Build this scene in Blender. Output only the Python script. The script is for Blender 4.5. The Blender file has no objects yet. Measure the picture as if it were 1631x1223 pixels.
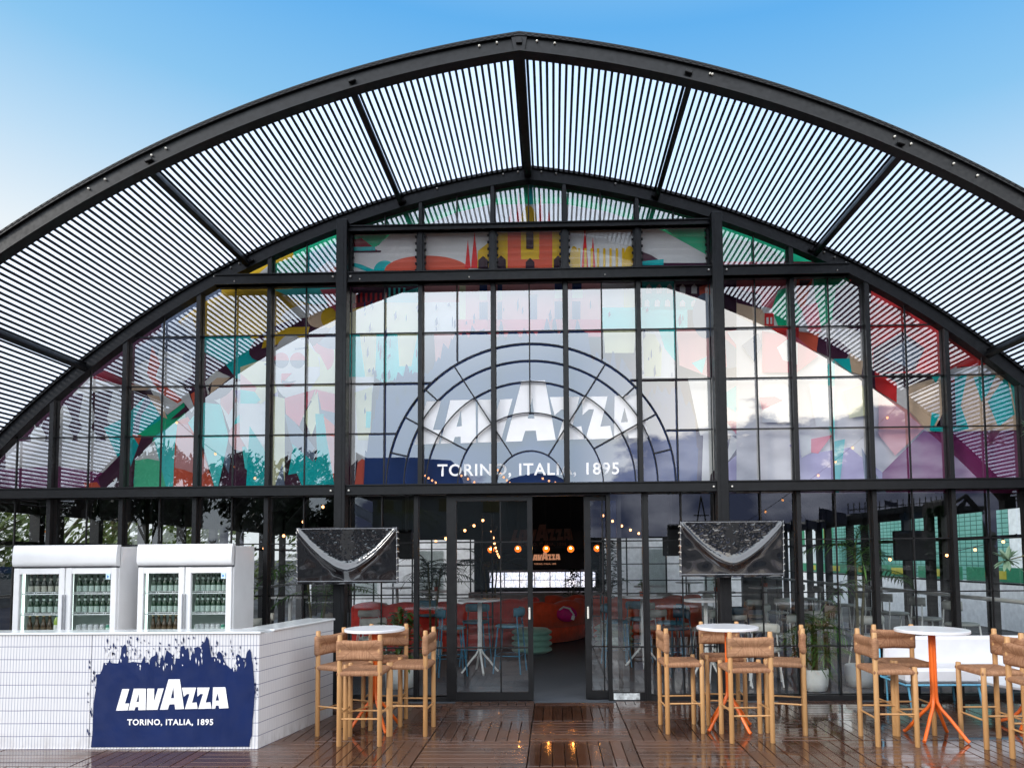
import bpy, math, random
from math import sin, cos, pi, sqrt, radians, atan2, exp
from mathutils import Vector, Matrix, Euler
from mathutils.geometry import tessellate_polygon
random.seed(7)
S = bpy.context.scene
C = S.collection
# ---------------------------------------------------------------- camera
YAW, TILT, ROLL, SX, SY, CX = 0.0246007, 0.0596239, -0.0081744, 39.1688, 210.4793, 0.26623
PW, PH, PF = 1631., 1223., 1087.
def _axes():
    cy, sy = cos(YAW), sin(YAW)
    f = Vector((-sy*cos(TILT), cy*cos(TILT), sin(TILT)))
    r = Vector((cy, sy, 0)); u = r.cross(f)
    c, s = cos(ROLL), sin(ROLL)
    return c*r+s*u, -s*r+c*u, f
AR, AU, AF = _axes()
cam = bpy.data.objects.new('camera', bpy.data.cameras.new('camera')); C.objects.link(cam)
cam.matrix_world = Matrix(((AR.x, AU.x, -AF.x, CX), (AR.y, AU.y, -AF.y, -8.0), (AR.z, AU.z, -AF.z, 1.65), (0, 0, 0, 1)))
cam.data.sensor_width = 36; cam.data.lens = PF/PW*36
cam.data.shift_x = -SX/PW; cam.data.shift_y = SY/PW
cam.data.clip_start = .05; cam.data.clip_end = 3000
S.camera = cam
def at(px, py, axis, val):
    """point of the survey photo -> metres, on the plane axis = val"""
    d = AF + AR*((px-PW/2-SX)/PF) - AU*((py-PH/2-SY)/PF)
    o = Vector((CX, -8.0, 1.65)); t = (val-o[axis])/d[axis]
    return o+t*d
# ---------------------------------------------------------------- world
SUN_EL, SUN_AZ = radians(24), radians(238)      # azimuth clockwise from +Y
W = bpy.data.worlds.new('World'); S.world = W; W.use_nodes = True
nt = W.node_tree; nt.nodes.clear()
def N(t, **k):
    n = nt.nodes.new(t)
    for a, b in k.items(): setattr(n, a, b)
    return n
def L(a, b): nt.links.new(a, b)
out = N('ShaderNodeOutputWorld'); bg = N('ShaderNodeBackground'); bg.inputs[1].default_value = 0.1
sky = N('ShaderNodeTexSky', sky_type='NISHITA'); sky.sun_disc = False
sky.sun_elevation = SUN_EL; sky.sun_rotation = SUN_AZ; sky.air_density = 1.3; sky.dust_density = 1.2; sky.ozone_density = 3.0
tc = N('ShaderNodeTexCoord'); sep = N('ShaderNodeSeparateXYZ'); L(tc.outputs['Generated'], sep.inputs[0])
def M(op, a, b=None, c=None, clamp=False):
    n = N('ShaderNodeMath', operation=op); n.use_clamp = clamp
    for i, v in enumerate((a, b, c)):
        if v is None: continue
        if isinstance(v, (int, float)): n.inputs[i].default_value = v
        else: L(v, n.inputs[i])
    return n.outputs[0]
def mixc(fac, a, b, mode='MIX'):
    n = N('ShaderNodeMix', data_type='RGBA', blend_type=mode)
    for s, v in ((n.inputs['Factor'], fac), (n.inputs['A'], a), (n.inputs['B'], b)):
        if isinstance(v, (int, float)): s.default_value = v
        elif isinstance(v, tuple): s.default_value = (*v, 1) if len(v) == 3 else v
        else: L(v, s)
    return n.outputs['Result']
X_, Y_, Z_ = sep.outputs
# pale haze low in the blue half of the sky, cream glow in the half behind the viewer
ramp = N('ShaderNodeValToRGB'); L(Z_, ramp.inputs[0])
cr = ramp.color_ramp; cr.elements[0].position = .34; cr.elements[0].color = (6.2, 6.7, 7.0, 1)
cr.elements[1].position = .63; cr.elements[1].color = (.9, 3.25, 6.4, 1)
e = cr.elements.new(.44); e.color = (3.8, 5.4, 6.8, 1)
e = cr.elements.new(.53); e.color = (1.9, 4.2, 6.5, 1)
e = cr.elements.new(.70); e.color = (1.8, 4.0, 6.6, 1)
e = cr.elements.new(.85); e.color = (10.8, 11.8, 13.6, 1)
zz = M('ADD', Z_, M('MULTIPLY', X_, .05))
L(zz, ramp.inputs[0])
front = mixc(.93, sky.outputs[0], ramp.outputs[0])
ramp2 = N('ShaderNodeValToRGB'); L(Z_, ramp2.inputs[0])
cr = ramp2.color_ramp; cr.elements[0].position = .14; cr.elements[0].color = (8.4, 10.0, 11.8, 1)
cr.elements[1].position = .75; cr.elements[1].color = (19, 20, 22, 1)
e = cr.elements.new(.27); e.color = (11, 12.8, 14.6, 1)
e = cr.elements.new(.42); e.color = (23, 25, 27, 1)
zb = M('ADD', Z_, M('MULTIPLY', X_, -.16)); L(zb, ramp2.inputs[0])
warm = M('MULTIPLY', M('MULTIPLY_ADD', X_, 4.5, -.15, True), M('MULTIPLY_ADD', Z_, -2.2, 1.25, True))
back = mixc(.85, sky.outputs[0], mixc(warm, ramp2.outputs[0], (30, 27.6, 24)))
bmask = M('MULTIPLY_ADD', Y_, -1.6, .25, True)
base = mixc(bmask, front, back)
mp = N('ShaderNodeMapping'); L(tc.outputs['Generated'], mp.inputs[0]); mp.inputs['Scale'].default_value = (1, 1, 1.9)
n1 = N('ShaderNodeTexNoise'); L(mp.outputs[0], n1.inputs[0]); n1.inputs['Scale'].default_value = 5.5; n1.inputs['Detail'].default_value = 9; n1.inputs['Roughness'].default_value = .6
n2 = N('ShaderNodeTexNoise'); L(mp.outputs[0], n2.inputs[0]); n2.inputs['Scale'].default_value = 8; n2.inputs['Detail'].default_value = 8
# bank height rises to the right of the mirrored view
hgt = M('ADD', M('MULTIPLY', n1.outputs[0], .42), M('MULTIPLY_ADD', X_, .16, -.09))
cl = M('MULTIPLY', M('SUBTRACT', hgt, Z_), 42, None, True)
cl = M('MULTIPLY', cl, bmask)
cramp = N('ShaderNodeValToRGB'); L(n2.outputs[0], cramp.inputs[0])
cr = cramp.color_ramp; cr.elements[0].position = .42; cr.elements[0].color = (1.3, 1.6, 2.9, 1); cr.elements[1].position = .66; cr.elements[1].color = (7.5, 8, 9.8, 1)
full = mixc(cl, base, cramp.outputs[0])
below = mixc(M('MULTIPLY', Z_, -40, None, True), full, (1.2, 1.15, 1.1))
L(below, bg.inputs[0]); L(bg.outputs[0], out.inputs[0])
sd = bpy.data.lights.new('sun', 'SUN'); sd.energy = 1.3; sd.angle = radians(14); sd.color = (1, .93, .84)
so = bpy.data.objects.new('sun', sd); C.objects.link(so)
sdir = Vector((sin(SUN_AZ)*cos(SUN_EL), cos(SUN_AZ)*cos(SUN_EL), sin(SUN_EL)))
so.rotation_euler = sdir.to_track_quat('Z', 'Y').to_euler()
S.view_settings.view_transform = 'Standard'; S.view_settings.look = 'None'; S.view_settings.exposure = 0.5; S.view_settings.gamma = 1
try:
    S.cycles.max_bounces = 10; S.cycles.transparent_max_bounces = 24; S.cycles.caustics_reflective = False; S.cycles.caustics_refractive = False
    S.cycles.sample_clamp_indirect = 6; S.cycles.glossy_bounces = 5
except Exception: pass
# ---------------------------------------------------------------- materials
def lin(c): return tuple(((v/255.)/12.92 if v/255. <= .04045 else ((v/255.+.055)/1.055)**2.4) for v in c)
class Mat:
    def __init__(s, name):
        s.m = bpy.data.materials.new(name); s.m.use_nodes = True; s.t = s.m.node_tree; s.t.nodes.clear()
        s.out = s.n('ShaderNodeOutputMaterial')
    def n(s, t, **k):
        n = s.t.nodes.new(t)
        for a, b in k.items(): setattr(n, a, b)
        return n
    def l(s, a, b): s.t.links.new(a, b)
    def put(s, sock, v):
        if isinstance(v, tuple): sock.default_value = (*v, 1) if len(v) == 3 and len(sock.default_value) == 4 else v
        elif isinstance(v, (int, float)): sock.default_value = v
        else: s.l(v, sock)
    def math(s, op, a, b=0., c=0., clamp=False):
        n = s.n('ShaderNodeMath', operation=op); n.use_clamp = clamp
        for i, v in enumerate((a, b, c)): s.put(n.inputs[i], v)
        return n.outputs[0]
    def mix(s, f, a, b, mode='MIX'):
        n = s.n('ShaderNodeMix', data_type='RGBA', blend_type=mode)
        s.put(n.inputs['Factor'], f); s.put(n.inputs['A'], a); s.put(n.inputs['B'], b)
        return n.outputs['Result']
    def coord(s, kind='Object', scale=(1, 1, 1)):
        t = s.n('ShaderNodeTexCoord'); m = s.n('ShaderNodeMapping'); s.l(t.outputs[kind], m.inputs[0]); m.inputs['Scale'].default_value = scale
        return m.outputs[0]
    def noise(s, co, scale, detail=4, rough=.55, dist=0):
        n = s.n('ShaderNodeTexNoise'); s.l(co, n.inputs[0]); n.inputs['Scale'].default_value = scale; n.inputs['Detail'].default_value = detail
        n.inputs['Roughness'].default_value = rough; n.inputs['Distortion'].default_value = dist
        return n.outputs[0]
    def remap(s, v, a, b, c, d):
        n = s.n('ShaderNodeMapRange'); s.put(n.inputs[0], v)
        for i, q in enumerate((a, b, c, d)): n.inputs[i+1].default_value = q
        return n.outputs[0]
    def bump(s, h, st=.3, dist=.01):
        n = s.n('ShaderNodeBump'); s.put(n.inputs['Height'], h); n.inputs['Strength'].default_value = st; n.inputs['Distance'].default_value = dist
        return n.outputs[0]
    def pr(s, col, rough=.5, metal=0., spec=.5, bump=None, coat=0., emit=None, es=0., trans=0., sheen=0., crough=.1):
        p = s.n('ShaderNodeBsdfPrincipled')
        s.put(p.inputs['Base Color'], col); s.put(p.inputs['Roughness'], rough); s.put(p.inputs['Metallic'], metal)
        s.put(p.inputs['Specular IOR Level'], spec)
        if bump is not None: s.l(bump, p.inputs['Normal'])
        s.put(p.inputs['Coat Weight'], coat); p.inputs['Coat Roughness'].default_value = crough
        if emit: s.put(p.inputs['Emission Color'], emit); p.inputs['Emission Strength'].default_value = es
        p.inputs['Transmission Weight'].default_value = trans
        p.inputs['Sheen Weight'].default_value = sheen
        return p.outputs[0]
    def end(s, sh): s.l(sh, s.out.inputs[0]); return s.m
def simple(name, col, rough=.5, var=.12, vs=6, metal=0., spec=.5, coat=0., bs=0., bscale=60, sheen=0.):
    m = Mat(name); co = m.coord()
    nz = m.noise(co, vs, 5)
    c2 = tuple(v*(1-var*1.4) for v in col); c3 = tuple(min(1, v*(1+var)) for v in col)
    c = m.mix(m.remap(nz, .3, .7, 0, 1), c2, c3)
    r = m.remap(m.noise(co, vs*3, 3), .3, .7, max(.02, rough*.8), min(1, rough*1.2))
    b = m.bump(m.noise(co, bscale, 4), bs, .004) if bs else None
    return m.end(m.pr(c, r, metal, spec, b, coat, sheen=sheen))
STEEL = simple('painted_steel', lin((16, 17, 20)), .46, .3, 9, spec=.35, bs=.15, bscale=14)
STEEL2 = simple('dark_aluminium', lin((18, 18, 20)), .42, .1, 5, metal=.2)
BLACK = simple('black_paint', lin((18, 18, 21)), .5, .15)
SLAT = simple('dark_slat', lin((12, 12, 20)), .6, .1)
BOLT = simple('pale_bolt', lin((225, 222, 212)), .35, .05)
def glass_mat(name, f0, rough=0., tint=(1, 1, 1), bs=0.):
    m = Mat(name); lw = m.n('ShaderNodeLayerWeight'); lw.inputs['Blend'].default_value = .5
    f = m.remap(lw.outputs['Facing'], 0, 1, f0, .9)
    pw = m.math('POWER', lw.outputs['Facing'], 4.); f = m.math('MULTIPLY_ADD', pw, 1-f0, f0, True)
    g = m.n('ShaderNodeBsdfGlossy'); g.inputs['Roughness'].default_value = rough; g.inputs['Color'].default_value = (1, 1, 1, 1)
    if bs:
        b = m.bump(m.noise(m.coord('Object'), .9, 2), bs, .01); m.l(b, g.inputs['Normal'])
    t = m.n('ShaderNodeBsdfTransparent'); t.inputs['Color'].default_value = (*tint, 1)
    x = m.n('ShaderNodeMixShader'); m.l(f, x.inputs[0]); m.l(t.outputs[0], x.inputs[1]); m.l(g.outputs[0], x.inputs[2])
    return m.end(x.outputs[0])
GLASS = glass_mat('window_glass', .115, tint=(.98, .99, .99), bs=.05)
GLASS_UP = glass_mat('coated_window_glass', .27, tint=(.96, .97, .97), bs=.05)
GLASS_T = glass_mat('thin_clear_glass', .03, tint=(.9, .93, .92))
GLASS_L = glass_mat('louvre_glass', .02, tint=(1, 1, 1), bs=.1)
# ---------------------------------------------------------------- mesh builder
class MB:
    def __init__(s): s.v = []; s.f = []; s.mi = []; s.sm = []; s.col = None; s.cols = []
    def add(s, vs, fs, mi=0, sm=False):
        o = len(s.v); s.v += [tuple(v) for v in vs]
        for f in fs: s.f.append([i+o for i in f]); s.mi.append(mi); s.sm.append(sm); s.cols.append(s.col)
        return s
    def box(s, c, d, rot=None, mi=0, bev=0.):
        x, y, z = d[0]/2, d[1]/2, d[2]/2
        if bev <= 0:
            vs = [Vector((a*x, b*y, e*z)) for a in (-1, 1) for b in (-1, 1) for e in (-1, 1)]
            fs = [(0, 1, 3, 2), (4, 6, 7, 5), (0, 4, 5, 1), (2, 3, 7, 6), (0, 2, 6, 4), (1, 5, 7, 3)]
        else:
            b_ = min(bev, x*.9, y*.9, z*.9); vs = []; idx = {}
            for a in (-1, 1):
                for b in (-1, 1):
                    for e in (-1, 1):
                        for k, p in enumerate(((a*x, b*(y-b_), e*(z-b_)), (a*(x-b_), b*y, e*(z-b_)), (a*(x-b_), b*(y-b_), e*z))):
                            idx[(a, b, e, k)] = len(vs); vs.append(Vector(p))
            I = lambda a, b, e, k: idx[(a, b, e, k)]
            fs = []
            for a in (-1, 1): fs.append([I(a, -1, -1, 0), I(a, 1, -1, 0), I(a, 1, 1, 0), I(a, -1, 1, 0)][::a])
            for b in (-1, 1): fs.append([I(-1, b, -1, 1), I(-1, b, 1, 1), I(1, b, 1, 1), I(1, b, -1, 1)][::b])
            for e in (-1, 1): fs.append([I(-1, -1, e, 2), I(1, -1, e, 2), I(1, 1, e, 2), I(-1, 1, e, 2)][::e])
            for a in (-1, 1):
                for b in (-1, 1): fs.append([I(a, b, -1, 0), I(a, b, -1, 1), I(a, b, 1, 1), I(a, b, 1, 0)][::a*b])
                for e in (-1, 1): fs.append([I(a, -1, e, 0), I(a, 1, e, 0), I(a, 1, e, 2), I(a, -1, e, 2)][::a*e])
            for b in (-1, 1):
                for e in (-1, 1): fs.append([I(-1, b, e, 1), I(-1, b, e, 2), I(1, b, e, 2), I(1, b, e, 1)][::b*e])
            for a in (-1, 1):
                for b in (-1, 1):
                    for e in (-1, 1): fs.append([I(a, b, e, 0), I(a, b, e, 1), I(a, b, e, 2)][::a*b*e])
        if rot is not None:
            R = rot if isinstance(rot, Matrix) else Euler(rot).to_matrix()
            vs = [R @ v for v in vs]
        c = Vector(c)
        return s.add([v+c for v in vs], fs, mi)
    def bx(s, x0, x1, y0, y1, z0, z1, mi=0, bev=0.):
        return s.box(((x0+x1)/2, (y0+y1)/2, (z0+z1)/2), (abs(x1-x0), abs(y1-y0), abs(z1-z0)), None, mi, bev)
    def tube(s, pts, r, n=10, mi=0, cap=True, sm=True):
        pts = [Vector(p) for p in pts]; rs = r if isinstance(r, (list, tuple)) else [r]*len(pts)
        rings = []; up = None
        for i, p in enumerate(pts):
            d = (pts[min(i+1, len(pts)-1)]-pts[max(i-1, 0)])
            if d.length < 1e-9: d = Vector((0, 0, 1))
            d.normalize()
            if up is None: up = Vector((1, 0, 0)) if abs(d.x) < .9 else Vector((0, 1, 0))
            a = (up - d*up.dot(d)).normalized(); b = d.cross(a); up = a
            rings.append([p+(a*cos(2*pi*k/n)+b*sin(2*pi*k/n))*rs[i] for k in range(n)])
        vs = [v for q in rings for v in q]; fs = []
        for i in range(len(pts)-1):
            for k in range(n): fs.append((i*n+k, i*n+(k+1) % n, (i+1)*n+(k+1) % n, (i+1)*n+k))
        s.add(vs, fs, mi, sm)
        if cap: s.add(rings[0], [list(range(n))[::-1]], mi); s.add(rings[-1], [list(range(n))], mi)
        return s
    def lathe(s, prof, c=(0, 0, 0), n=24, mi=0, sm=True, cap=True):
        c = Vector(c); vs = [c+Vector((r*cos(2*pi*k/n), r*sin(2*pi*k/n), z)) for r, z in prof for k in range(n)]
        fs = [(i*n+k, i*n+(k+1) % n, (i+1)*n+(k+1) % n, (i+1)*n+k) for i in range(len(prof)-1) for k in range(n)]
        s.add(vs, fs, mi, sm)
        if cap:
            if prof[0][0] > 1e-4: s.add(vs[:n], [list(range(n))[::-1]], mi)
            if prof[-1][0] > 1e-4: s.add(vs[-n:], [list(range(n))], mi)
        return s
    def ball(s, c, r, n=12, m=8, mi=0, sc=(1, 1, 1)):
        prof = [(max(1e-5, r*sin(pi*i/m)), -r*cos(pi*i/m)) for i in range(m+1)]
        k0 = len(s.v); s.lathe(prof, (0, 0, 0), n, mi, True, False)
        for i in range(k0, len(s.v)):
            v = s.v[i]; s.v[i] = (c[0]+v[0]*sc[0], c[1]+v[1]*sc[1], c[2]+v[2]*sc[2])
        return s
    def flat(s, loops, f3, mi=0, th=0.):
        """filled outline (first loop outer, others holes); f3 maps 2d -> 3d; th gives thickness along +Y"""
        ls = [[Vector((p[0], p[1], 0)) for p in lp] for lp in loops]
        tr = tessellate_polygon(ls); fl = [p for lp in loops for p in lp]
        s.add([f3(p) for p in fl], [list(t) for t in tr], mi)
        if th:
            o = 0
            for lp in loops:
                n = len(lp); a = [Vector(f3(p)) for p in lp]; b = [v+Vector((0, th, 0)) for v in a]
                s.add(a+b, [(i, (i+1) % n, n+(i+1) % n, n+i) for i in range(n)], mi); o += n
        return s
    def build(s, name, mats, parent=None, loc=None):
        me = bpy.data.meshes.new(name); me.from_pydata(s.v, [], s.f)
        if not isinstance(mats, (list, tuple)): mats = [mats]
        for m in mats: me.materials.append(m)
        me.polygons.foreach_set('material_index', s.mi); me.polygons.foreach_set('use_smooth', s.sm)
        if any(c is not None for c in s.cols):
            at_ = me.attributes.new('tone', 'FLOAT', 'FACE')
            at_.data.foreach_set('value', [c if c is not None else .5 for c in s.cols])
        me.update()
        o = bpy.data.objects.new(name, me); C.objects.link(o)
        if parent: o.parent = parent
        if loc is not None: o.location = loc
        return o
def tag(o, label=None, cat=None, group=None, kind=None):
    if label: o['label'] = label
    if cat: o['category'] = cat
    if group: o['group'] = group
    if kind: o['kind'] = kind
    return o
def thing(name, label, cat, loc=(0, 0, 0), rz=0., group=None):
    o = bpy.data.objects.new(name, None); C.objects.link(o); o.location = loc; o.rotation_euler = (0, 0, rz); o.empty_display_size = .1
    return tag(o, label, cat, group)
def kids(o): return [c for c in bpy.data.objects if c.parent == o]
def clone(o, parent=None, ch=None):
    c = o.copy(); C.objects.link(c); c.parent = parent
    for k in kids(o): clone(k, c)
    return c
def again(o, loc, rz, label, group=None, scale=None):
    c = clone(o); c.location = loc; c.rotation_euler = (0, 0, rz); c['label'] = label
    if group: c['group'] = group
    if scale: c.scale = (scale,)*3
    return c
# ================================================================ THE PAVILION
GX0, GZ0, GR = -1.648, -4.7235, 11.0815
def dip(x): return -.055+.018*min(abs(x), 4.7)
def zi(x, dr=0.):                       # arch, underside of the beam (dr = height above it)
    return dip(x)+GZ0+sqrt(max(0, (GR+dr)**2-(abs(x)-GX0)**2))
XG = 7.9
def arc_pts(dr, n=90, x1=6.98):
    """points from left springing over the apex to right springing"""
    a1 = math.acos((x1-GX0)/(GR+dr)); a0 = math.acos((0-GX0)/(GR+dr))
    R_ = []
    for i in range(n+1):
        a = a0+(a1-a0)*i/n
        x_ = GX0+(GR+dr)*cos(a); R_.append((x_, GZ0+(GR+dr)*sin(a)+dip(x_)))
    return [(-x, z) for x, z in R_[::-1]][:-1]+R_
FY = -2.15
pav = thing('glass_pavilion', 'arched black steel and glass hospitality pavilion with slatted canopy and mural behind its front glazing', 'building')
def arch(y0, y1, name, h=.178, web=.03):
    m = MB()
    lo_, hi_ = arc_pts(0), arc_pts(h)
    def sweep(d0, d1, ya, yb):
        A, B = arc_pts(d0), arc_pts(d1); n = len(A)
        vs = [(x, ya, z) for x, z in A]+[(x, ya, z) for x, z in B]+[(x, yb, z) for x, z in B]+[(x, yb, z) for x, z in A]
        fs = []
        for i in range(n-1):
            for a, b in ((0, 1), (1, 2), (2, 3), (3, 0)): fs.append((a*n+i, a*n+i+1, b*n+i+1, b*n+i))
        m.add(vs, fs)
    sweep(0, .014, y0, y1); sweep(h-.014, h, y0, y1)      # flanges
    sweep(.014, h-.014, y0+web, y0+web+.016)              # web set back
    sweep(h-.032, h-.014, y0+.004, y0+.03)
    return m.build(name, STEEL, pav)
arch(FY, FY+.11, 'arch_beam'); arch(-.06, .06, 'arch_beam')
for x_ in (-6.93, 6.93):
    for y_ in (FY+.055, 0): m = MB(); m.bx(x_-.08, x_+.08, y_-.07, y_+.07, -.02, zi(6.9)+.12, bev=.005); m.build('arch_post', STEEL, pav)
# splice plate at each apex, joints and fixings
for y in (FY+.012, -.048):
    sp = MB()
    sp.add([(-.075, y, zi(0)+.17), (.075, y, zi(0)+.17), (.05, y, zi(0)+.02), (-.05, y, zi(0)+.02)], [(0, 1, 2, 3)])
    sp.box((0, y-.006, zi(0)+.09), (.055, .03, .05), bev=.004); sp.build('splice_plate', STEEL, pav)
    for x in (1.51, 3.35, 5.37, -1.51, -3.35, -5.37): sp = MB(); sp.box((x, y-.004, zi(x)+.075), (.07, .03, .035), (0, (1 if x > 0 else -1)*.35, 0), bev=.006); sp.build('bracket', STEEL, pav)
def bolt(x, dr, y, z=None, r=.011):
    b = MB(); b.ball((0, 0, 0), r, 8, 6); b.build('bolt', BOLT, pav, (x, y, z if z is not None else zi(x)+dr))
for x in (-.36, -.2, .16, .32, 3.3, 3.44, 3.8, 4.0, -3.2, -3.33, -3.75, -3.9, 1.7, 1.72): bolt(x, .115 if abs(x) > 1 else .12, FY+.02)
for x in (-.3, -.12, .16, .34, 1.05, -1.1, 3.5, 3.75, -3.6, -3.8, 3.62, -3.5): bolt(x, .12, -.045)
# purlins
for k, x in enumerate((0, -1.55, 1.55, -3.42, 3.42, -5.37, 5.37)):
    m = MB(); z = zi(x)+.10; ang = 0 if x == 0 else atan2(-(abs(x)-GX0), (z-GZ0))*(1 if x > 0 else -1)
    w = .085 if x == 0 else .055
    m.box((x, (FY+.11-.06)/2+.0, z), (w, -.06-(FY+.11)+.04, .13), (0, -ang, 0), bev=.004)
    if x: m.tube([(x+.045*(1 if x < 0 else -1), FY+.12, z+.03), (x+.045*(1 if x < 0 else -1), -.07, z+.03)], .011, 8)
    m.build('purlin', STEEL, pav)
# roof battens over the canopy: boards that run front to back
m = MB(); pitch = .0615
amax = math.acos((0-GX0)/GR); a = amax-pitch*.55/GR; k = 0
aa = math.acos((6.95-GX0)/GR)
while a > aa:
    x = GX0+(GR+.185)*cos(a); z = GZ0+(GR+.158)*sin(a)+dip(x); t = pi/2-a
    for s_ in (1, -1):
        m.box((s_*x, (FY+.02+.0)/2-.01, z), (.024, -FY+.0, .014), (0, s_*t, 0))
    a -= pitch/GR; k += 1
m.build('batten_screen', SLAT, pav)
# milky corrugated sheet over the battens
ms = Mat('milky_polycarbonate'); t1 = ms.n('ShaderNodeBsdfTransparent'); t1.inputs[0].default_value = (.92, .94, .99, 1)
t2 = ms.n('ShaderNodeBsdfTranslucent'); t2.inputs[0].default_value = (.78, .83, .94, 1)
x1 = ms.n('ShaderNodeMixShader'); x1.inputs[0].default_value = .55; ms.l(t1.outputs[0], x1.inputs[1]); ms.l(t2.outputs[0], x1.inputs[2])
SHEET = ms.end(x1.outputs[0])
m = MB(); A = arc_pts(.171, 400)
A = [(x, z+.003*sin(i*1.9)) for i, (x, z) in enumerate(A)]
n = len(A); m.add([(x, FY+.1, z) for x, z in A]+[(x, 5.32, z) for x, z in A], [(i, i+1, n+i+1, n+i) for i in range(n-1)], sm=True)
m.build('roof_sheet', SHEET, pav)  # sheet carries on behind the wall to feed the added mural light shaft
# dark roof of the room behind, ribs
ROOFD = simple('dark_roof_lining', lin((30, 30, 32)), .7, .2)
m = MB(); BY = 13.0
for dr in (.18, .26):
    A = arc_pts(dr, 60); n = len(A); m.add([(x, 5.3, z) for x, z in A]+[(x, BY+.3, z) for x, z in A], [(i, i+1, n+i+1, n+i) for i in range(n-1)])
m.build('roof', ROOFD, pav)
for y in (6.4, 9.6, 12.8): arch(y, y+.12, 'roof_rib')
for x in (-5.6, -3.6, -1.6, 1.6, 3.6, 5.6):
    m = MB(); m.bx(x-.05, x+.05, 5.3, BY, zi(x)-.08, zi(x)+.17); m.build('roof_joist', BLACK, pav)

# columns, transoms, mullions
for x in (-2.215, 2.215):
    m = MB(); m.bx(x-.065, x+.065, -.17, -.02, 0, 5.68, bev=.006); m.bx(x-.025, x+.025, -.174, -.169, 0.3, 5.6); m.bx(x-.1, x+.1, -.2, 0, 0, .012)
    m.build('column', STEEL, pav)
def beam(x0, x1, z0, z1, y0=-.15, y1=.02, name='transom'):
    m = MB(); m.bx(x0, x1, y0+.018, y1, z0, z1); m.bx(x0, x1, y0, y0+.1, z0, z0+.014); m.bx(x0, x1, y0, y0+.1, z1-.014, z1)
    return m.build(name, STEEL, pav)
cols = (-2.28, -2.15, 2.15, 2.28)
for a, b in ((-6.75, -2.28), (-2.15, 2.15), (2.28, 6.75)): beam(a, b, 2.39, 2.51)
for a, b in ((-3.75, -2.28), (-2.15, 2.15), (2.28, 3.75)): beam(a, b, 4.92, 5.045)
beam(-2.15, 2.15, 5.565, 5.635, -.1)
for x in (-2.32, -2.11, 2.11, 2.32):
    for z in (2.44, 4.985): bolt(x, 0, -.155, z, .012)
for x in (-2.0, -.7, .9, 3.6, -3.5): bolt(x, 0, -.155, 4.95, .009)
MU = [-6.62, -5.74, -4.868, -3.982, -3.124, -2.215, -1.301, -.43, .433, 1.3, 2.215, 3.108, 3.978, 4.878, 5.725, 6.62]
def mull(x, z0, z1, w=.05, d=.09, name='mullion'):
    if z1-z0 < .05: return
    m = MB(); m.bx(x-w/2, x+w/2, -.05, -.05+d, z0, z1); m.bx(x-w/2-.006, x+w/2+.006, .0, .02, z0, z1); return m.build(name, STEEL2, pav)
for x in MU:
    if abs(abs(x)-2.215) < .01: continue
    mull(x, 2.51, min(4.92, zi(x)+.02))
    if abs(x) < 3.2: mull(x, 5.045, min(5.565, zi(x)+.02) if abs(x) < 2 else zi(x)+.02)
    if abs(x) < 2: mull(x, 5.635, zi(x)+.02, .04)
for x in MU:
    if abs(x) > 1.2 and abs(abs(x)-2.215) > .01: mull(x if abs(x) > 1.31 else (1.345 if x > 0 else -1.345), 0, 2.39)
FAN = 1.71; FZ = 2.51
def outside(p): return sqrt(p[0]**2+(p[1]-FZ)**2) >= FAN-.004
def bars(m, a, b, w=.014, test=None, y=.0):
    """thin glazing bar a->b (x,z), kept only where test passes"""
    n = max(2, int(math.dist(a, b)/.02)); run = None
    for i in range(n+1):
        t = i/n; p = (a[0]+(b[0]-a[0])*t, a[1]+(b[1]-a[1])*t); ok = (test is None or test(p)) and (p[1] < zi(p[0])+.02)
        if ok and run is None: run = p
        if (not ok or i == n) and run is not None:
            q = p
            if math.dist(run, q) > .01:
                c = ((run[0]+q[0])/2, y, (run[1]+q[1])/2); l = math.dist(run, q); an = atan2(q[1]-run[1], q[0]-run[0])
                m.box(c, (l, .022, w), (0, -an, 0))
            run = None
def pane(x0, x1, z0, z1, mat, parent, y=.03, capz=True):
    m = MB(); n = 14; c = ((x0+x1)/2, y, (z0+z1)/2)
    tx, tz = random.uniform(-1, 1)*.0011, random.uniform(-1, 1)*.0011
    P = []; 
    for i in range(n+1):
        x = x0+(x1-x0)*i/n; zt = min(z1, zi(x)+.04) if capz else z1
        for z in (z0, max(z0, zt)): P.append((x, y+(x-c[0])*tx+(z-c[2])*tz, z))
    m.add(P, [(2*i, 2*i+1, 2*i+3, 2*i+2) for i in range(n)])
    return m.build('pane', mat, parent)
def window(x0, x1, z0, z1, rows, mids, mat=GLASS, test=None, name='window'):
    m = MB()
    xm = (x0+x1)/2
    bars(m, (xm, z0), (xm, z1), test=test) if mids else None
    for z in rows: bars(m, (x0, z), (x1, z), test=test)
    # rebate frame
    m.bx(x0, x0+.008, .01, .05, z0, min(z1, max(z0+.01, zi(x0)))); m.bx(x1-.008, x1, .01, .05, z0, min(z1, max(z0+.01, zi(x1)))); m.bx(x0, x1, .012, .05, z0, z0+.008)
    w = m.build(name, STEEL2, pav)
    pane(x0, x1, z0, z1, mat, w)
    return w
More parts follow.
